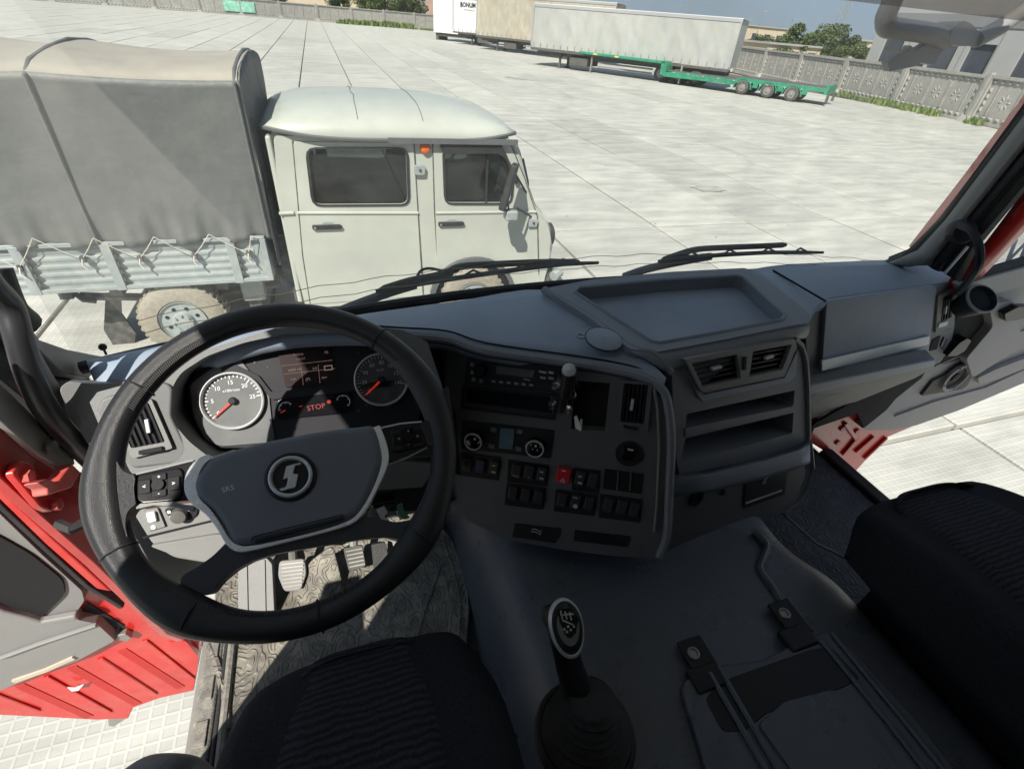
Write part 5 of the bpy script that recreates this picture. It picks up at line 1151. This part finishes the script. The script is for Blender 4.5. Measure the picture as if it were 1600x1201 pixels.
# left vent panel (sunlit grey)
vp = PL(cp_.hit(220,660,.062), (0.1,-.85,.45))
vpl = plate('vent_panel', vp, [(150,640),(158,622),(255,596),(270,604),(268,650),(300,714),(290,722),(205,732),(190,710)], -.02, .008, M_mid, da, r=.008, bevel=.005)
vent(vp, [(172,640),(236,622),(270,700),(206,716)], [(182,645),(232,628),(258,690),(205,700)], da, 6, True, M_gray, [(228,655),(232,676)], fr=.016)
plate('vent_thumbwheel', vp, [(216,704),(252,697),(253,703),(217,710)], .018, .022, M_black, da)
ecp = PL(P(130,640,y=.93),(.25,-.85,.40))
plate('left_end_cap', ecp, [(92,606),(106,595),(150,600),(210,594),(264,590),(262,606),(168,618),(150,638),(160,680),(200,745),(168,740),(104,642)], -.05, .0, M_mid, da, r=.012, bevel=.008, seg=3)
rectpl('end_cap_line', PL(P(120,620,y=1.0),(0.2,-.9,.3)), 124, 630, .035, .003, .0, .002, M_void, da)
# lower driver side panel with light switch, seen through the wheel
lpn = PL(P(270,790,y=.84), (0,-.9,.42))
lo = plate('lower_dash_panel', lpn, [(186,730),(300,706),(424,702),(436,820),(400,850),(360,880),(318,880),(270,872),(236,850),(205,800)], -.05, 0, M_gray, da, r=.012, bevel=.008)
plate('column_surround', lpn, [(426,702),(500,700),(700,700),(706,790),(640,800),(560,800),(438,820)], -.05, 0, M_black, da, bevel=.008)
ss = plate('height_switch', lpn, [(222,798),(246,793),(258,822),(230,830)], 0, .006, M_gray, lo, r=.002, bevel=.001); rectpl('switch_thumb', lpn, 236, 808, .016, .022, .006, .014, M_white, ss, bevel=.003); MB().lathe(lpn.mat(lpn.hit(240,823,.006)), [(.005,0),(.004,.002)], 12).build('switch_dot', M_white, ss)
lsb = plate('light_switch', lpn, [(256,795),(278,788),(310,790),(308,806),(292,814),(272,812),(260,804)], 0, .005, M_black, lo, r=.008, bevel=.002); MB().lathe(lpn.mat(lpn.hit(281,803,.005)), [(.016,0),(.014,.014),(.010,.015)], 20).build('light_knob', M_steel, lsb)
for q in ((264,799),(268,806),(290,803),(296,795)): MB().lathe(lpn.mat(lpn.hit(*q,.005)), [(.0035,0),(.0035,.001)], 10).build('light_symbol', M_white, lsb)
plate('panel_seam', lpn, [(222,838),(330,812),(356,806),(356,809),(330,815),(223,841)], 0, .002, M_void, lo)
plate('panel_step', lpn, [(232,852),(340,834),(362,838),(330,872),(275,868)], 0, .010, M_gray, lo, r=.01, bevel=.006)
# steering column cover, stalks, ignition with keys
sc = part('steering_column', None, cab, (-.1,.7,2.3))
wc = Vector((-.110,.558,2.540)); WT = 34.193; wn_ = Vector((0,-math.sin(R(WT)),math.cos(R(WT))))
wp = PL(wc, wn_)
MB().box(wc - wn_*.13-wp.v*.035, (.15,.10,.16), wp.mat()).build('column_cover', M_dashl, sc, bevel=.03, seg=3)
MB().tube([wc-wn_*.05, wc-wn_*.5], .032, 12).build('column_shaft', M_dashl, sc)
MB().tube([wc-wn_*.09+Vector((.06,0,0)), wc-wn_*.08+Vector((.15,-.01,.0)), wc-wn_*.07+Vector((.21,-.03,.0))], [.010,.011,.014], 8).build('stalk', M_black, sc)
MB().tube([wc-wn_*.09-Vector((.06,0,0)), wc-wn_*.07-Vector((.15,0,0))], [.010,.013], 8).build('stalk', M_black, sc)
rk = P(598,780,y=.70); MB().box(rk, (.045,.03,.012)).build('stalk_end', M_gloss, sc, bevel=.004)
ig = P(590,805,y=.68)
MB().lathe(PL(ig,(-.2,-.9,.4)).mat(), [(.02,-.03),(.02,0),(.012,.003)], 16).build('ignition_lock', M_steel, sc)
ky = thing('key_ring', 'bunch of small keys hanging from the ignition behind the wheel', 'keys', ig)
MB().tube([ig+Vector((.03+.013*math.cos(k/2),-.012,-.008+.013*math.sin(k/2))) for k in range(12)], .0012, 5).build('ring', M_chrome, ky)
kp = PL(ig+Vector((0,-.014,0)), (-.1,-.9,.4))
plate('key', kp, [(588,796),(600,790),(606,800),(600,806),(612,818),(606,820),(594,808)], 0, .003, M_chrome, ky); plate('key', kp, [(618,798),(630,800),(634,808),(626,812),(622,806)], .003, .006, M_silver, ky); plate('key_fob', kp, [(620,790),(628,786),(632,800),(640,808),(632,811),(622,803)], .006, .010, mat('green_fob',(.10,.22,.14),.3), ky)

# ================================================================== STEERING WHEEL
sw = part('steering_wheel', 'black leather four spoke steering wheel with round chrome emblem', cab, wc)
Rm, rr_ = .2165, .0185
def rimpt(a, R_=Rm, h=0): return wp.w(R_*math.cos(a), R_*math.sin(a), h)
m = MB(); N = 120; n = 16; vs = []; fs = []
for i in range(N):
    a = i*2*math.pi/N; deg = math.degrees(a) % 360
    fat = 1 + .26*math.exp(-((min(abs(deg-18),360-abs(deg-18)))/16)**2) + .34*math.exp(-((deg-186)/16)**2) + .34*math.exp(-((deg-233)/13)**2) + .30*math.exp(-((deg-318)/13)**2)
    e = Vector((math.cos(a), math.sin(a)))
    for k in range(n):
        b = k*2*math.pi/n; q = Rm + math.cos(b)*rr_*fat; vs.append(wp.w(e.x*q, e.y*q, math.sin(b)*rr_*.92))
for i in range(N):
    for k in range(n): fs.append((i*n+k, ((i+1)%N)*n+k, ((i+1)%N)*n+(k+1)%n, i*n+(k+1)%n))
m.add(vs, fs); m.build('rim', M_leath, sw)
for deg in (48, 145, 204, 236, 276, 318):
    a = R(deg); MB().tube([wp.w((Rm+math.cos(b)*(rr_*1.10))*math.cos(a), (Rm+math.cos(b)*rr_*1.10)*math.sin(a), math.sin(b)*rr_*1.02) for b in [k*2*math.pi/20 for k in range(20)]], .0012, 4, closed=True).build('rim_seam', M_black, sw)
st = MB()
for k in range(150):
    a = R(36+k*118/150); e = Vector((math.cos(a), math.sin(a))); q = Rm-rr_*.72; p = wp.w(e.x*q, e.y*q, rr_*.70); t_ = (wp.u*(-e.y)+wp.v*e.x); rad_ = (wp.u*e.x+wp.v*e.y)
    st.tube([p-rad_*.004+t_*.001, p+wn_*.0012, p+rad_*.004-t_*.001], .0008, 4)
for k in range(70):
    a = R(222+k*78/70); e = Vector((math.cos(a), math.sin(a))); q = Rm-rr_*.80; p = wp.w(e.x*q, e.y*q, rr_*.62); rad_ = (wp.u*e.x+wp.v*e.y); st.tube([p-rad_*.003, p+wn_*.001, p+rad_*.003], .0008, 4)
o = st.build('stitching', mat('thread',(.05,.05,.05),.7), sw); o['kind'] = 'stuff'
padpx = [(317,724),(330,712),(375,697),(430,684),(500,671),(560,664),(582,663),(592,675),(600,712),(592,742),(578,775),(566,796),(548,811),(505,824),(450,838),(400,848),(378,852),(360,846),(346,820),(330,797),(306,776),(300,752)]
_cp = catmull([(a,b,0) for a,b in padpx],3,closed=True); padpx = [(v.x,v.y) for v in _cp]
pad = plate('airbag_pad', wp, padpx, -.05, .012, M_pad, sw, bevel=.012, seg=4)
bandpl('pad_flap_line', wp, [(392,846),(395,838),(440,826),(535,803),(537,812)], .0012, .0112, .0128, M_void, pad)
plate('pad_flap', wp, [(396,841),(440,829),(532,806),(534,812),(500,822),(440,837),(398,848)], .008, .0128, M_black, pad, bevel=.002)
srs = text('airbag_print', 'SRS', wp, 356, 763, .010, .0126, M_silver, pad, rot=R(8))
chr_px = [(328,712),(312,722),(300,742),(298,764),(306,782),(326,800),(342,822),(356,845),(372,856),(395,855),(450,843),(505,829),(545,816),(562,803),(576,782),(592,750),(602,718),(598,692),(588,665)]
_cw = [.008,.013,.016,.015,.011,.008,.0065,.007,.008,.0065,.005,.005,.006,.006,.006,.007,.010,.011,.010]
_cc = catmull([(x,y,w*1000) for (x,y),w in zip(chr_px,_cw)],4)
bandpl('chrome_trim', wp, [(v.x,v.y) for v in _cc], [v.z/1000 for v in _cc], -.01, .0085, M_chrome, sw, bevel=.0015)
# spokes
plate('spoke', wp, [(196,742),(240,732),(312,716),(306,780),(262,784),(214,792),(196,780),(176,790),(160,770),(170,740)], -.022, .002, M_gloss, sw, r=.004, bevel=.003)
plate('spoke', wp, [(590,670),(640,660),(676,654),(700,640),(706,690),(694,706),(640,712),(606,724),(600,700)], -.022, .002, M_gloss, sw, r=.006, bevel=.003)
low_px = [(284,898),(312,882),(332,868),(352,848),(372,856),(400,853),(450,842),(505,829),(545,816),(566,806),(584,808),(620,815),(668,806),(690,800),(672,838),(650,852),(630,842),(600,838),(560,842),(500,852),(430,864),(392,876),(366,890),(344,908),(326,930),(300,925),(280,912)]
plate('lower_spoke', wp, low_px, -.030, -.002, M_leaths, sw, r=.005, bevel=.006, seg=3)
plate('spoke_root', wp, [(655,660),(672,655),(680,642),(683,618),(700,600),(712,680),(705,765),(696,745),(693,716),(685,699),(668,696),(663,678)], -.016, .010, M_leath, sw, r=.008, bevel=.009, seg=4)
plate('spoke_root', wp, [(152,680),(176,692),(184,722),(193,736),(213,741),(209,764),(213,787),(204,793),(198,802),(196,818),(201,845),(176,850),(150,780)], -.016, .010, M_leath, sw, r=.008, bevel=.009, seg=4)
bandpl('spoke_edge', wp, [(594,668),(625,661),(659,658)], .0022, .002, .0045, M_silver, sw); bandpl('spoke_edge', wp, [(603,727),(636,714),(668,698)], .0022, .002, .0040, M_gray, sw)
bandpl('spoke_edge', wp, [(212,740),(250,731),(302,718)], .0022, .002, .0045, M_gray, sw); bandpl('spoke_edge', wp, [(212,791),(240,785),(272,787),(302,795)], .0060, -.006, .0045, M_gray, sw, bevel=.001)
for pod_px, c0, lab in (([(216,741),(279,729),(286,735),(283,774),(276,781),(222,786),(213,780),(212,748)], (248,757), None), ([(611,670),(654,661),(662,664),(668,690),(662,696),(620,706),(612,702)], (638,683), None)):
    pod = plate('button_pod', wp, pod_px, -.01, .006, M_gloss, sw, r=.003, bevel=.002)
    L_ = c0[0] < 400; kx = 27 if L_ else 17; ky_ = 15 if L_ else 12
    for (dx, dy, s) in ((0,-1,'+'),(0,1,'-'),(-1,.2,'<'),(1,-.2,'>')):
        b = rectpl('button', wp, c0[0]+dx*kx*.85, c0[1]+dy*ky_*.85, .017 if dy*dy == 1 else .014, .009 if dy*dy == 1 else .018, .005, .0085, M_btn, pod, r=.002, bevel=.001)
        text('button_symbol', s, wp, c0[0]+dx*kx*.85, c0[1]+dy*ky_*.85, .007, .009, M_silver, b)
    b = MB().lathe(wp.mat(wp.hit(c0[0],c0[1],.006)), [(.008,0),(.007,.004)], 16).build('button', M_btn, pod)
# emblem: a ring round two interlocked bars
ec = wp.hit(454.5,744,.013); em = wp.mat(ec)
eb = MB().lathe(em, [(.0335,-.004),(.033,.001),(.030,.003),(.0285,.0005),(.001,.0005)], 40).build('emblem', M_black, sw)
MB().lathe(em, [(.0285,.001),(.0275,.0055),(.0255,.0065),(.0235,.0055),(.0225,.001)], 48, cap=False).build('emblem_ring', M_silver, eb)
ze = lambda x, y: (410+x/13.34, 700+y/13.34)
plate('emblem_letter', wp, [ze(x,y) for x,y in [(820,318),(780,290),(650,325),(495,365),(470,470),(440,600),(415,640),(530,612),(515,720),(485,800),(345,840),(400,885),(520,845),(680,812),(700,740),(745,530),(640,522),(655,440),(680,350),(740,345)]], .0135, .0185, M_silver, eb, bevel=.001)

# ================================================================== FLOOR, TUNNEL, PEDALS
xsn = lambda y, kl=0: None
def tun(y, wide=0):
    l0 = .215+.02*wide; tz = 1.95 + .02*(0 if y < .7 else 1)
    rt0 = 1.20 + (.06 if y < .45 else 0)
    pts = [(l0-.005,FZ-.02),(l0+.01,FZ+.04),(l0+.03,FZ+.14),(l0+.06,tz-.06),(l0+.10,tz-.015),(l0+.17,tz),(.65,tz+.012),(rt0-.24,tz),(rt0-.16,tz-.012),(rt0-.11,tz-.05),(rt0-.07,FZ+.10),(rt0-.03,FZ+.02),(rt0+.03,FZ-.01)]
    return [Vector((x,y,z)) for x,z in pts]
ys = [-1.0,-.6,-.2,.0,.15,.28,.36,.44,.52,.62,.74,.88,1.0,1.2]
grid('engine_tunnel', [tun(y) for y in ys], M_vinyl, cab, sub=2)
MB().box((.245,.62,FZ+.035),(.02,1.2,.07)).build('tunnel_seam', M_black, cab)
# raised moulding and recessed panel on the tunnel
tz_ = PL((0,0,1.968),(0,0,1))
plate('console_base', tz_, [(1062,1068),(1100,1040),(1190,1030),(1250,1000),(1290,985),(1330,1010),(1440,1130),(1560,1290),(1130,1290)], -.05, .004, M_vinyl, cab, r=.02, bevel=.008)
plate('cross_channel', tz_, [(1102,1090),(1128,1062),(1270,1012),(1300,1010),(1345,1058),(1320,1072),(1200,1112),(1165,1140),(1130,1142)], .0, .0065, M_black, cab, r=.01, bevel=.002)
plate('console_recess', tz_, [(1185,1130),(1225,1095),(1300,1075),(1325,1085),(1470,1290),(1300,1290)], .0, .009, M_vinyl, cab, r=.01, bevel=.003)
for a in (((1108,1050),(1196,1201),(1250,1290)),((1122,1040),(1215,1201),(1265,1290)),((1300,988),(1417,1130),(1530,1270)),((1283,1000),(1390,1130),(1490,1260))): MB().tube([tz_.hit(*q,.008) for q in a], .006, 6).build('moulding_ridge', M_vinyl, cab)
for (x, y) in ((1082,1022),(1224,960)):
    q = tz_.hit(x,y,.004); MB().box(q+Vector((.01,-.01,.0)),(.060,.085,.012)).build('bracket', M_black, cab, bevel=.004); MB().lathe(Matrix.Translation(q+Vector((0,.0,.006))), [(.013,0),(.013,.004),(.009,.005),(.008,.001)], 18).build('bracket_bolt', M_metal, cab)
    q2 = tz_.hit(x+22,y+36,.002); MB().box(q2,(.075,.05,.02)).build('bracket_step', M_black, cab, bevel=.006)
MB().tube(catmull([tz_.hit(*q,-.012) for q in ((1178,830),(1198,850),(1192,872),(1188,890),(1206,915),(1222,945))],4), .010, 8).build('tunnel_ridge', M_vinyl, cab)
MB().tube([Vector((1.185,.98,FZ+.03)),P(1225,803,z=FZ+.06),P(1275,848,z=FZ+.06),P(1345,882,z=FZ+.04)], .005, 6).build('carpet_edge', M_gray, cab)
# driver mat
mt_ = thing('floor_mat', 'worn dusty rubber floor mat in the driver footwell', 'floor mat', (-.1,.7,FZ))
fl = PL((0,0,FZ),(0,0,1))
plate('mat_sheet', fl, [(352,1201),(345,1120),(338,1030),(334,960),(338,890),(380,800),(480,770),(640,790),(700,830),(722,880),(734,935),(732,985),(728,1040),(728,1201)], .0, .010, M_mat, mt_, r=.03, bevel=.004)
for off in ((0,0),(-12,4)): MB().tube(catmull([fl.hit(x+off[0],y+off[1],.011) for x,y in ((704,840),(722,890),(731,936),(729,985),(724,1040))],5), .004, 6).build('mat_rim', M_mat, mt_)
MB().tube(catmull([fl.hit(*q,.012) for q in ((326,1004),(340,1040),(352,1090),(354,1140))],5), .010, 8).build('mat_rim', M_mat, mt_)
MB().tube([fl.hit(*q,.011) for q in ((690,880),(665,950),(645,1020))], .004, 6).build('mat_bead', M_mat, mt_)
mp_ = thing('floor_mat', 'dark patterned rubber floor mat in the passenger footwell', 'floor mat', (1.5,.8,FZ))
MB().prism(fl, rnd([Vector(q) for q in ((1.14,-1*-.2),(1.78,.2),(1.78,1.25),(1.14,1.25))],.03), 0, .008).build('mat_sheet', M_mat2, mp_, bevel=.003)
# pedals and footrest
pd = part('pedal_set', 'worn brake and clutch pedals with the grey footrest', cab, (-.1,1.0,FZ))
pp = PL(P(455,885,y=.93), (0,-.75,.66))
cpd = plate('clutch_pedal', pp, [(436,876),(476,872),(479,896),(470,922),(444,924),(434,900)], -.012, 0, M_gray, pd, r=.01, bevel=.004)
for k in range(7): bandpl('pedal_rib', pp, [(439+k*.6,881+k*5.8),(474-k*.4,877+k*5.8)], .004, .0, .004, M_metal, cpd)
MB().tube([pp.hit(458,878,-.012), pp.hit(462,840,-.06)+Vector((0,.1,.12))], .012, 8).build('pedal_arm', M_steel, cpd)
bp_ = plate('brake_pedal', pp, [(536,856),(566,850),(572,884),(545,892)], -.012+.0, .0, M_steel, pd, r=.008, bevel=.004)
for k in range(5): bandpl('pedal_rib', pp, [(541+k*1.2,861+k*6),(566+k*1,856+k*6)], .004, .0, .004, M_metal, bp_)
MB().tube([pp.hit(553,855,-.012), pp.hit(555,820,-.06)+Vector((0,.1,.12))], .012, 8).build('pedal_arm', M_metal, bp_)
ap = plate('accelerator_pedal', pp, [(580,850),(602,846),(612,890),(596,905),(584,890)], -.01, .004, M_rubber, pd, r=.006, bevel=.004)
plate('foot_rest', pp, [(372,872),(408,862),(425,880),(430,985),(372,985)], -.02, .015, M_gray, pd, r=.006, bevel=.005)
for x in (384,412): bandpl('rest_rib', pp, [(x,874),(x+2,982)], .005, .015, .019, M_gray, pd)
plate('heel_plate', pp, [(480,880),(520,850),(540,930),(500,960),(470,940)], -.03, -.015, M_mat, pd, r=.02, bevel=.005)
MB().box((-.05,1.18,1.85),(.95,.03,.5)).build('pedal_bulkhead', M_steel, pd)
plate('column_gusset', PL(P(612,855,y=.95),(0,-.8,.6)), [(606,842),(624,846),(618,866),(606,860)], -.02, 0, M_gray, pd, r=.006, bevel=.003)

# ================================================================== GEAR LEVER
gx = P(893,1095,z=2.0)
gv = part('gear_lever', 'gear lever with silver rimmed knob, shift pattern and ribbed black gaiter', cab, (gx.x+.02,gx.y-.05,1.96))
kt = P(885,975,z=2.20); base_ = Vector((gx.x+.015,gx.y-.045,1.965))
kn_ = (CAM-kt).normalized(); kax = Vector((0.02,-.62,.78)).normalized()
kp_ = PL(kt, kax)
prof = [(.018,-.10),(.022,-.08),(.025,-.05),(.034,-.03),(.0415,-.012),(.040,.0),(.034,.006),(.001,.010)]
def egg(prof_, sc_x=1.0, sc_y=1.45, shift=0):
    vs = []; fs = []; n = 28
    for r, h in prof_:
        for k in range(n):
            a = k*2*math.pi/n; vs.append(kp_.w(r*math.cos(a)*sc_x, r*math.sin(a)*sc_y*(1 if math.sin(a) > 0 else 1.25)+shift, h))
    for i in range(len(prof_)-1):
        for k in range(n): fs.append((i*n+k,i*n+(k+1)%n,(i+1)*n+(k+1)%n,(i+1)*n+k))
    fs += [tuple(range(n-1,-1,-1))]; return MB().add(vs, fs)
egg(prof, .74, 1.05).build('knob', M_leath, gv)
egg([(.0400,-.010),(.0430,-.004),(.0420,.002),(.0385,.005),(.0370,.003)], .74, 1.05).build('knob_ring', M_silver, gv)
egg([(.036,.004),(.024,.0078),(.001,.0090)], .74, 1.02).build('knob_insert', M_gray, gv)
ins = plate('pattern_plate', kp_, [(872,952),(893,949),(904,966),(900,990),(884,988),(875,972)], .004, .0105, M_gloss, gv, r=.004, bevel=.001)
for i in range(3): bandpl('shift_line', kp_, [(876+i*7,953+i*1),(879+i*7,966+i*1)], .0022, .0105, .0115, M_silver, ins)
bandpl('shift_line', kp_, [(876,960),(896,958)], .0022, .0105, .0115, M_silver, ins); bandpl('shift_line', kp_, [(879,968),(896,975)], .0022, .0105, .0115, M_silver, ins)
for q in ((882,982),(888,978),(892,983),(897,978),(886,986)): rectpl('shift_number', kp_, q[0], q[1], .0035, .0035, .0105, .0115, M_silver, ins)
bl = kp_.w(0,-.026,-.035)
MB().tube([kp_.w(0,-.012,-.01), bl, bl.lerp(base_,.35), base_+Vector((0,0,.04))], [.026,.025,.026,.034], 16).build('grip', M_leath, gv)
m = MB(); N = 60
pr = []
for k in range(N+1):
    t = k/N; pr.append((.034+.052*t**.85 + .0050*math.sin(t*8*2*math.pi), .115*(1-t)))
ga = Matrix.Translation(base_) @ Matrix.Rotation(R(-8),4,'X'); m.lathe(ga, pr, 36); m.build('gaiter', M_rubber, gv)
MB().lathe(Matrix.Translation(base_), [(.098,-.01),(.094,.003),(.088,.006),(.083,.0)], 36).build('gaiter_base', M_rubber, gv)

# ================================================================== SEATS
def cushion(name, x0, x1, y0, y1, zt, th, mt, parent, bol=.035, front=.06, sub=1, tilt=0):
    nx, ny = 18, 16; rows = []
    for j in range(ny+1):
        v = j/ny; row = []
        for i in range(nx+1):
            u = i/nx; uu = 2*u-1; vv = v
            ex = abs(uu)**8; fr = max(0,(v-.72)/.28)
            x = (x0+x1)/2 + uu*(x1-x0)/2*(1-.10*fr**3); y = y0+(y1-y0)*v - (.028 if uu > 0 else .085)*abs(uu)**4*fr
            z = zt + bol*math.exp(-((abs(uu)-.82)/.13)**2) - th*ex*.8 - front*fr**2.2 + tilt*(1-v) - .012*(1-uu*uu)
            row.append(Vector((x,y,z)))
        rows.append(row)
    # skirt down all round
    per = lambda r: r
    full = []
    top_ = [[v.copy() for v in r] for r in rows]
    lowr = [Vector((v.x,v.y+.0,zt-th)) for v in rows[-1]]
    frontrow = [Vector((v.x,v.y+.018,(v.z+zt-th)/2)) for v in rows[-1]]
    rows.append(frontrow); rows.append(lowr)
    rr = []
    for r in rows:
        l = r[0]; q = r[-1]; rr.append([Vector((l.x+.012,l.y,zt-th-.02)),Vector((l.x-.012,l.y,(l.z+zt-th)/2))]+r+[Vector((q.x+.012,q.y,(q.z+zt-th)/2)),Vector((q.x-.012,q.y,zt-th-.02))])
    return grid(name, rr, mt, parent, sub=sub)
ds = part('driver_seat', 'black cloth driver seat with ribbed centre and plain bolsters', cab, (-.07,.0,FZ))
cushion('cushion', -.305, .168, -.25, .468, 2.20, .15, M_fabp, ds, bol=.016, front=.045)
cushion('cushion_centre', -.205, .066, -.25, .455, 2.207, .05, M_fab, ds, bol=.0, front=.047)
MB().box((-.07,.05,1.86),(.40,.5,.34)).build('seat_base', M_black, ds, bevel=.03)
MB().box((-.07,-.42,2.55),(.50,.16,.85)).build('backrest', M_fabp, ds, bevel=.06, seg=4)
MB().tube(catmull([P(190,1230,z=2.08),P(225,1205,z=2.08),P(262,1200,z=2.08),P(300,1206,z=2.06),P(325,1230,z=2.06)],5), .020, 16).build('seat_lever', M_gray, ds)
ps = part('passenger_seat', 'black cloth passenger seat beside the open passenger door', cab, (1.4,.0,FZ))
cushion('cushion', 1.075, 1.66, -.45, .505, 2.175, .14, M_fabp, ps, bol=.030)
cushion('cushion_centre', 1.20, 1.54, -.45, .490, 2.186, .05, M_fab, ps, bol=.0, front=.062)
MB().box((1.37,.0,1.86),(.42,.75,.32)).build('seat_base', M_black, ps, bevel=.03)
MB().box((1.37,-.55,2.55),(.55,.16,.85)).build('backrest', M_fabp, ps, bevel=.06, seg=4)

# ================================================================== THINGS ON AND AT THE DASHBOARD
pm = thing('sticky_disc', 'round grey suction disc lying on the dash top in front of the tray', 'suction disc', P(945,531,z=2.51))
dm = PL(P(943,531,z=2.509),(0,-.12,1)).mat()
MB().lathe(dm, [(.040,0),(.041,.003),(.037,.006),(.012,.007),(.004,.009),(.001,.009)], 36).build('disc', M_dash, pm)
MB().lathe(dm, [(.0405,.001),(.042,.004),(.040,.005)], 36, cap=False).build('disc_rim', M_black, pm)
tq = P(907,525,z=2.512); MB().tube([tq+Vector((.009*math.cos(k/1.6),.009*math.sin(k/1.6),.001)) for k in range(10)], .0025, 6, closed=True).build('pull_loop', M_dash, pm)
MB().tube([tq+Vector((.009,0,.001)), P(918,527,z=2.512)], .003, 6).build('pull_neck', M_dash, pm)
wr = thing('wrapped_lever', 'short lever in clear plastic wrap on the centre console', 'lever', fp.hit(885,600,.02))
lk_ = fp.hit(889,578,.045); MB().lathe(PL(lk_,(-.3,-.7,.6)).mat(), [(.010,-.03),(.0135,-.016),(.0145,0),(.012,.010),(.001,.014)], 20).build('lever_head', M_silver, wr)
MB().tube([lk_, fp.hit(884,605,.03), fp.hit(876,640,.014)], [.013,.014,.010], 10).build('lever_body', M_black, wr)
rng = random.Random(3); rows = []
for j in range(15):
    t = j/14; row = []
    for i in range(15):
        a = i/14*2*math.pi; c = fp.hit(888-14*t, 588+55*t, .030-.018*t); r = (.018+.008*math.sin(t*3))*(1+.25*rng.uniform(-1,1)); row.append(c+fp.u*math.cos(a)*r+fp.n*math.sin(a)*r*.6)
    row[-1] = row[0]; rows.append(row)
grid('plastic_wrap', rows, glassmat('wrap_film', (.75,.76,.78), 1.6, .06), wr)
pc = thing('paper_scrap', 'small white folded paper standing in the console cubby', 'paper', fp.hit(903,662,.0))
plate('folded_strip', fp, [(897,650),(901,649),(909,670),(907,673),(899,668)], .0, .003, M_white, pc); plate('folded_strip', fp, [(903,668),(907,654),(910,656),(909,672)], -.004, .0, M_clean, pc)
# pin camera on the left of the windscreen edge
tk = thing('dash_pin', 'small black ball headed pin standing on the dash edge at the windscreen', 'pin', P(166,552,z=2.43))
b0_ = P(166,553,z=2.425); MB().tube([b0_, b0_+Vector((0,0,.014))], .0025, 8).build('stem', M_black, tk); MB().lathe(Matrix.Translation(b0_+Vector((0,0,.018))), [(.001,-.008),(.006,-.005),(.008,0),(.006,.005),(.001,.008)], 16).build('ball', M_black, tk)
# wipers outside the glass
WPL = PL((0,1.275,2.52),(0,-1,.05))
def wiper(label, blade, arm, spine, hose):
    t = thing('windscreen_wiper', label, 'wiper', WPL.hit(*blade[0]))
    MB().tube([WPL.hit(*q) for q in blade], [.006]+[.0075]*(len(blade)-2)+[.005], 6).build('blade', M_rubber, t)
    MB().tube(catmull([WPL.hit(*q,-.012) for q in spine],4), [.005]+[.010]*(4*(len(spine)-1)-1)+[.006], 8).build('blade_spine', M_rubber, t)
    MB().tube(catmull([WPL.hit(*q,-.02) for q in arm],3), .013, 8).build('arm', M_seam, t)
    for k in range(1,len(blade)-1):
        a = WPL.hit(*blade[k]); MB().tube([a+Vector((-.03,0,0)), a+Vector((0,.005,.014)), a+Vector((.03,0,.002))], .0035, 5).build('bridge', M_rubber, t)
    if hose: MB().tube(catmull([WPL.hit(*q,-.02) for q in hose],5), .004, 6).build('washer_hose', M_rubber, t)
wiper('wiper with its blade resting low across the middle of the windscreen', [(587,455),(660,442),(740,430),(820,419),(880,412),(935,410)], [(520,490),(560,474),(610,456),(650,444)], [(592,453),(640,438),(690,428),(720,416),(780,412),(850,409),(905,409)], [(650,438),(656,424),(668,419),(684,421),(700,426)])
wiper('wiper with its blade resting in front of the dash tray', [(1029,408),(1080,401),(1140,397),(1200,394),(1250,394),(1286,394)], [(975,432),(1010,420),(1060,409),(1110,400)], [(1033,407),(1060,397),(1090,389),(1140,386),(1190,384),(1228,382)], None)
# front mirror hung from the roof edge outside the glass
FM = PL((1.6,1.50,3.3),(0,-1,.05))
fm = thing('front_mirror', 'grey kerb mirror on a bent bracket outside the upper right windscreen', 'mirror', (2.0,1.5,3.3))
MB().tube(catmull([FM.hit(*q) for q in ((1400,-40),(1394,0),(1384,26),(1388,42),(1410,46),(1450,52),(1482,62))],5), .030, 10).build('bracket', M_shell, fm)
MB().tube([FM.hit(*q,.02) for q in ((1640,-30),(1600,16),(1560,44),(1525,62))], .026, 10).build('arm', M_shell, fm)
plate('mirror_head', FM, [(1497,36),(1508,32),(1520,38),(1532,52),(1540,66),(1528,72),(1500,72),(1482,66),(1486,50)], -.05, .03, M_shell, fm, r=.01, bevel=.015)
plate('reflection_plate', FM, [(1482,50),(1500,40),(1480,70),(1460,102),(1440,98),(1430,104),(1392,112),(1388,98),(1402,86),(1420,78),(1424,70),(1432,78),(1448,68),(1452,58)], -.03, .0, M_shell, fm, bevel=.004)  # torn grey plate added for a cabin reflection in the glass
vs_ = thing('sun_visor', 'smoky plastic sun visor along the top edge of the windscreen', 'visor', (1.2,1.3,3.45))
grid('visor_sheet', [[Vector((x,1.30-.02*j-.08*((x-.67)/1.3)**2, z)) for x in [k*.2-.6 for k in range(14)]] for j,z in ((0,P(1450,15,y=1.25).z),(1,3.6))], glassmat('smoke_plastic', (.45,.40,.36), .6, .12), vs_)
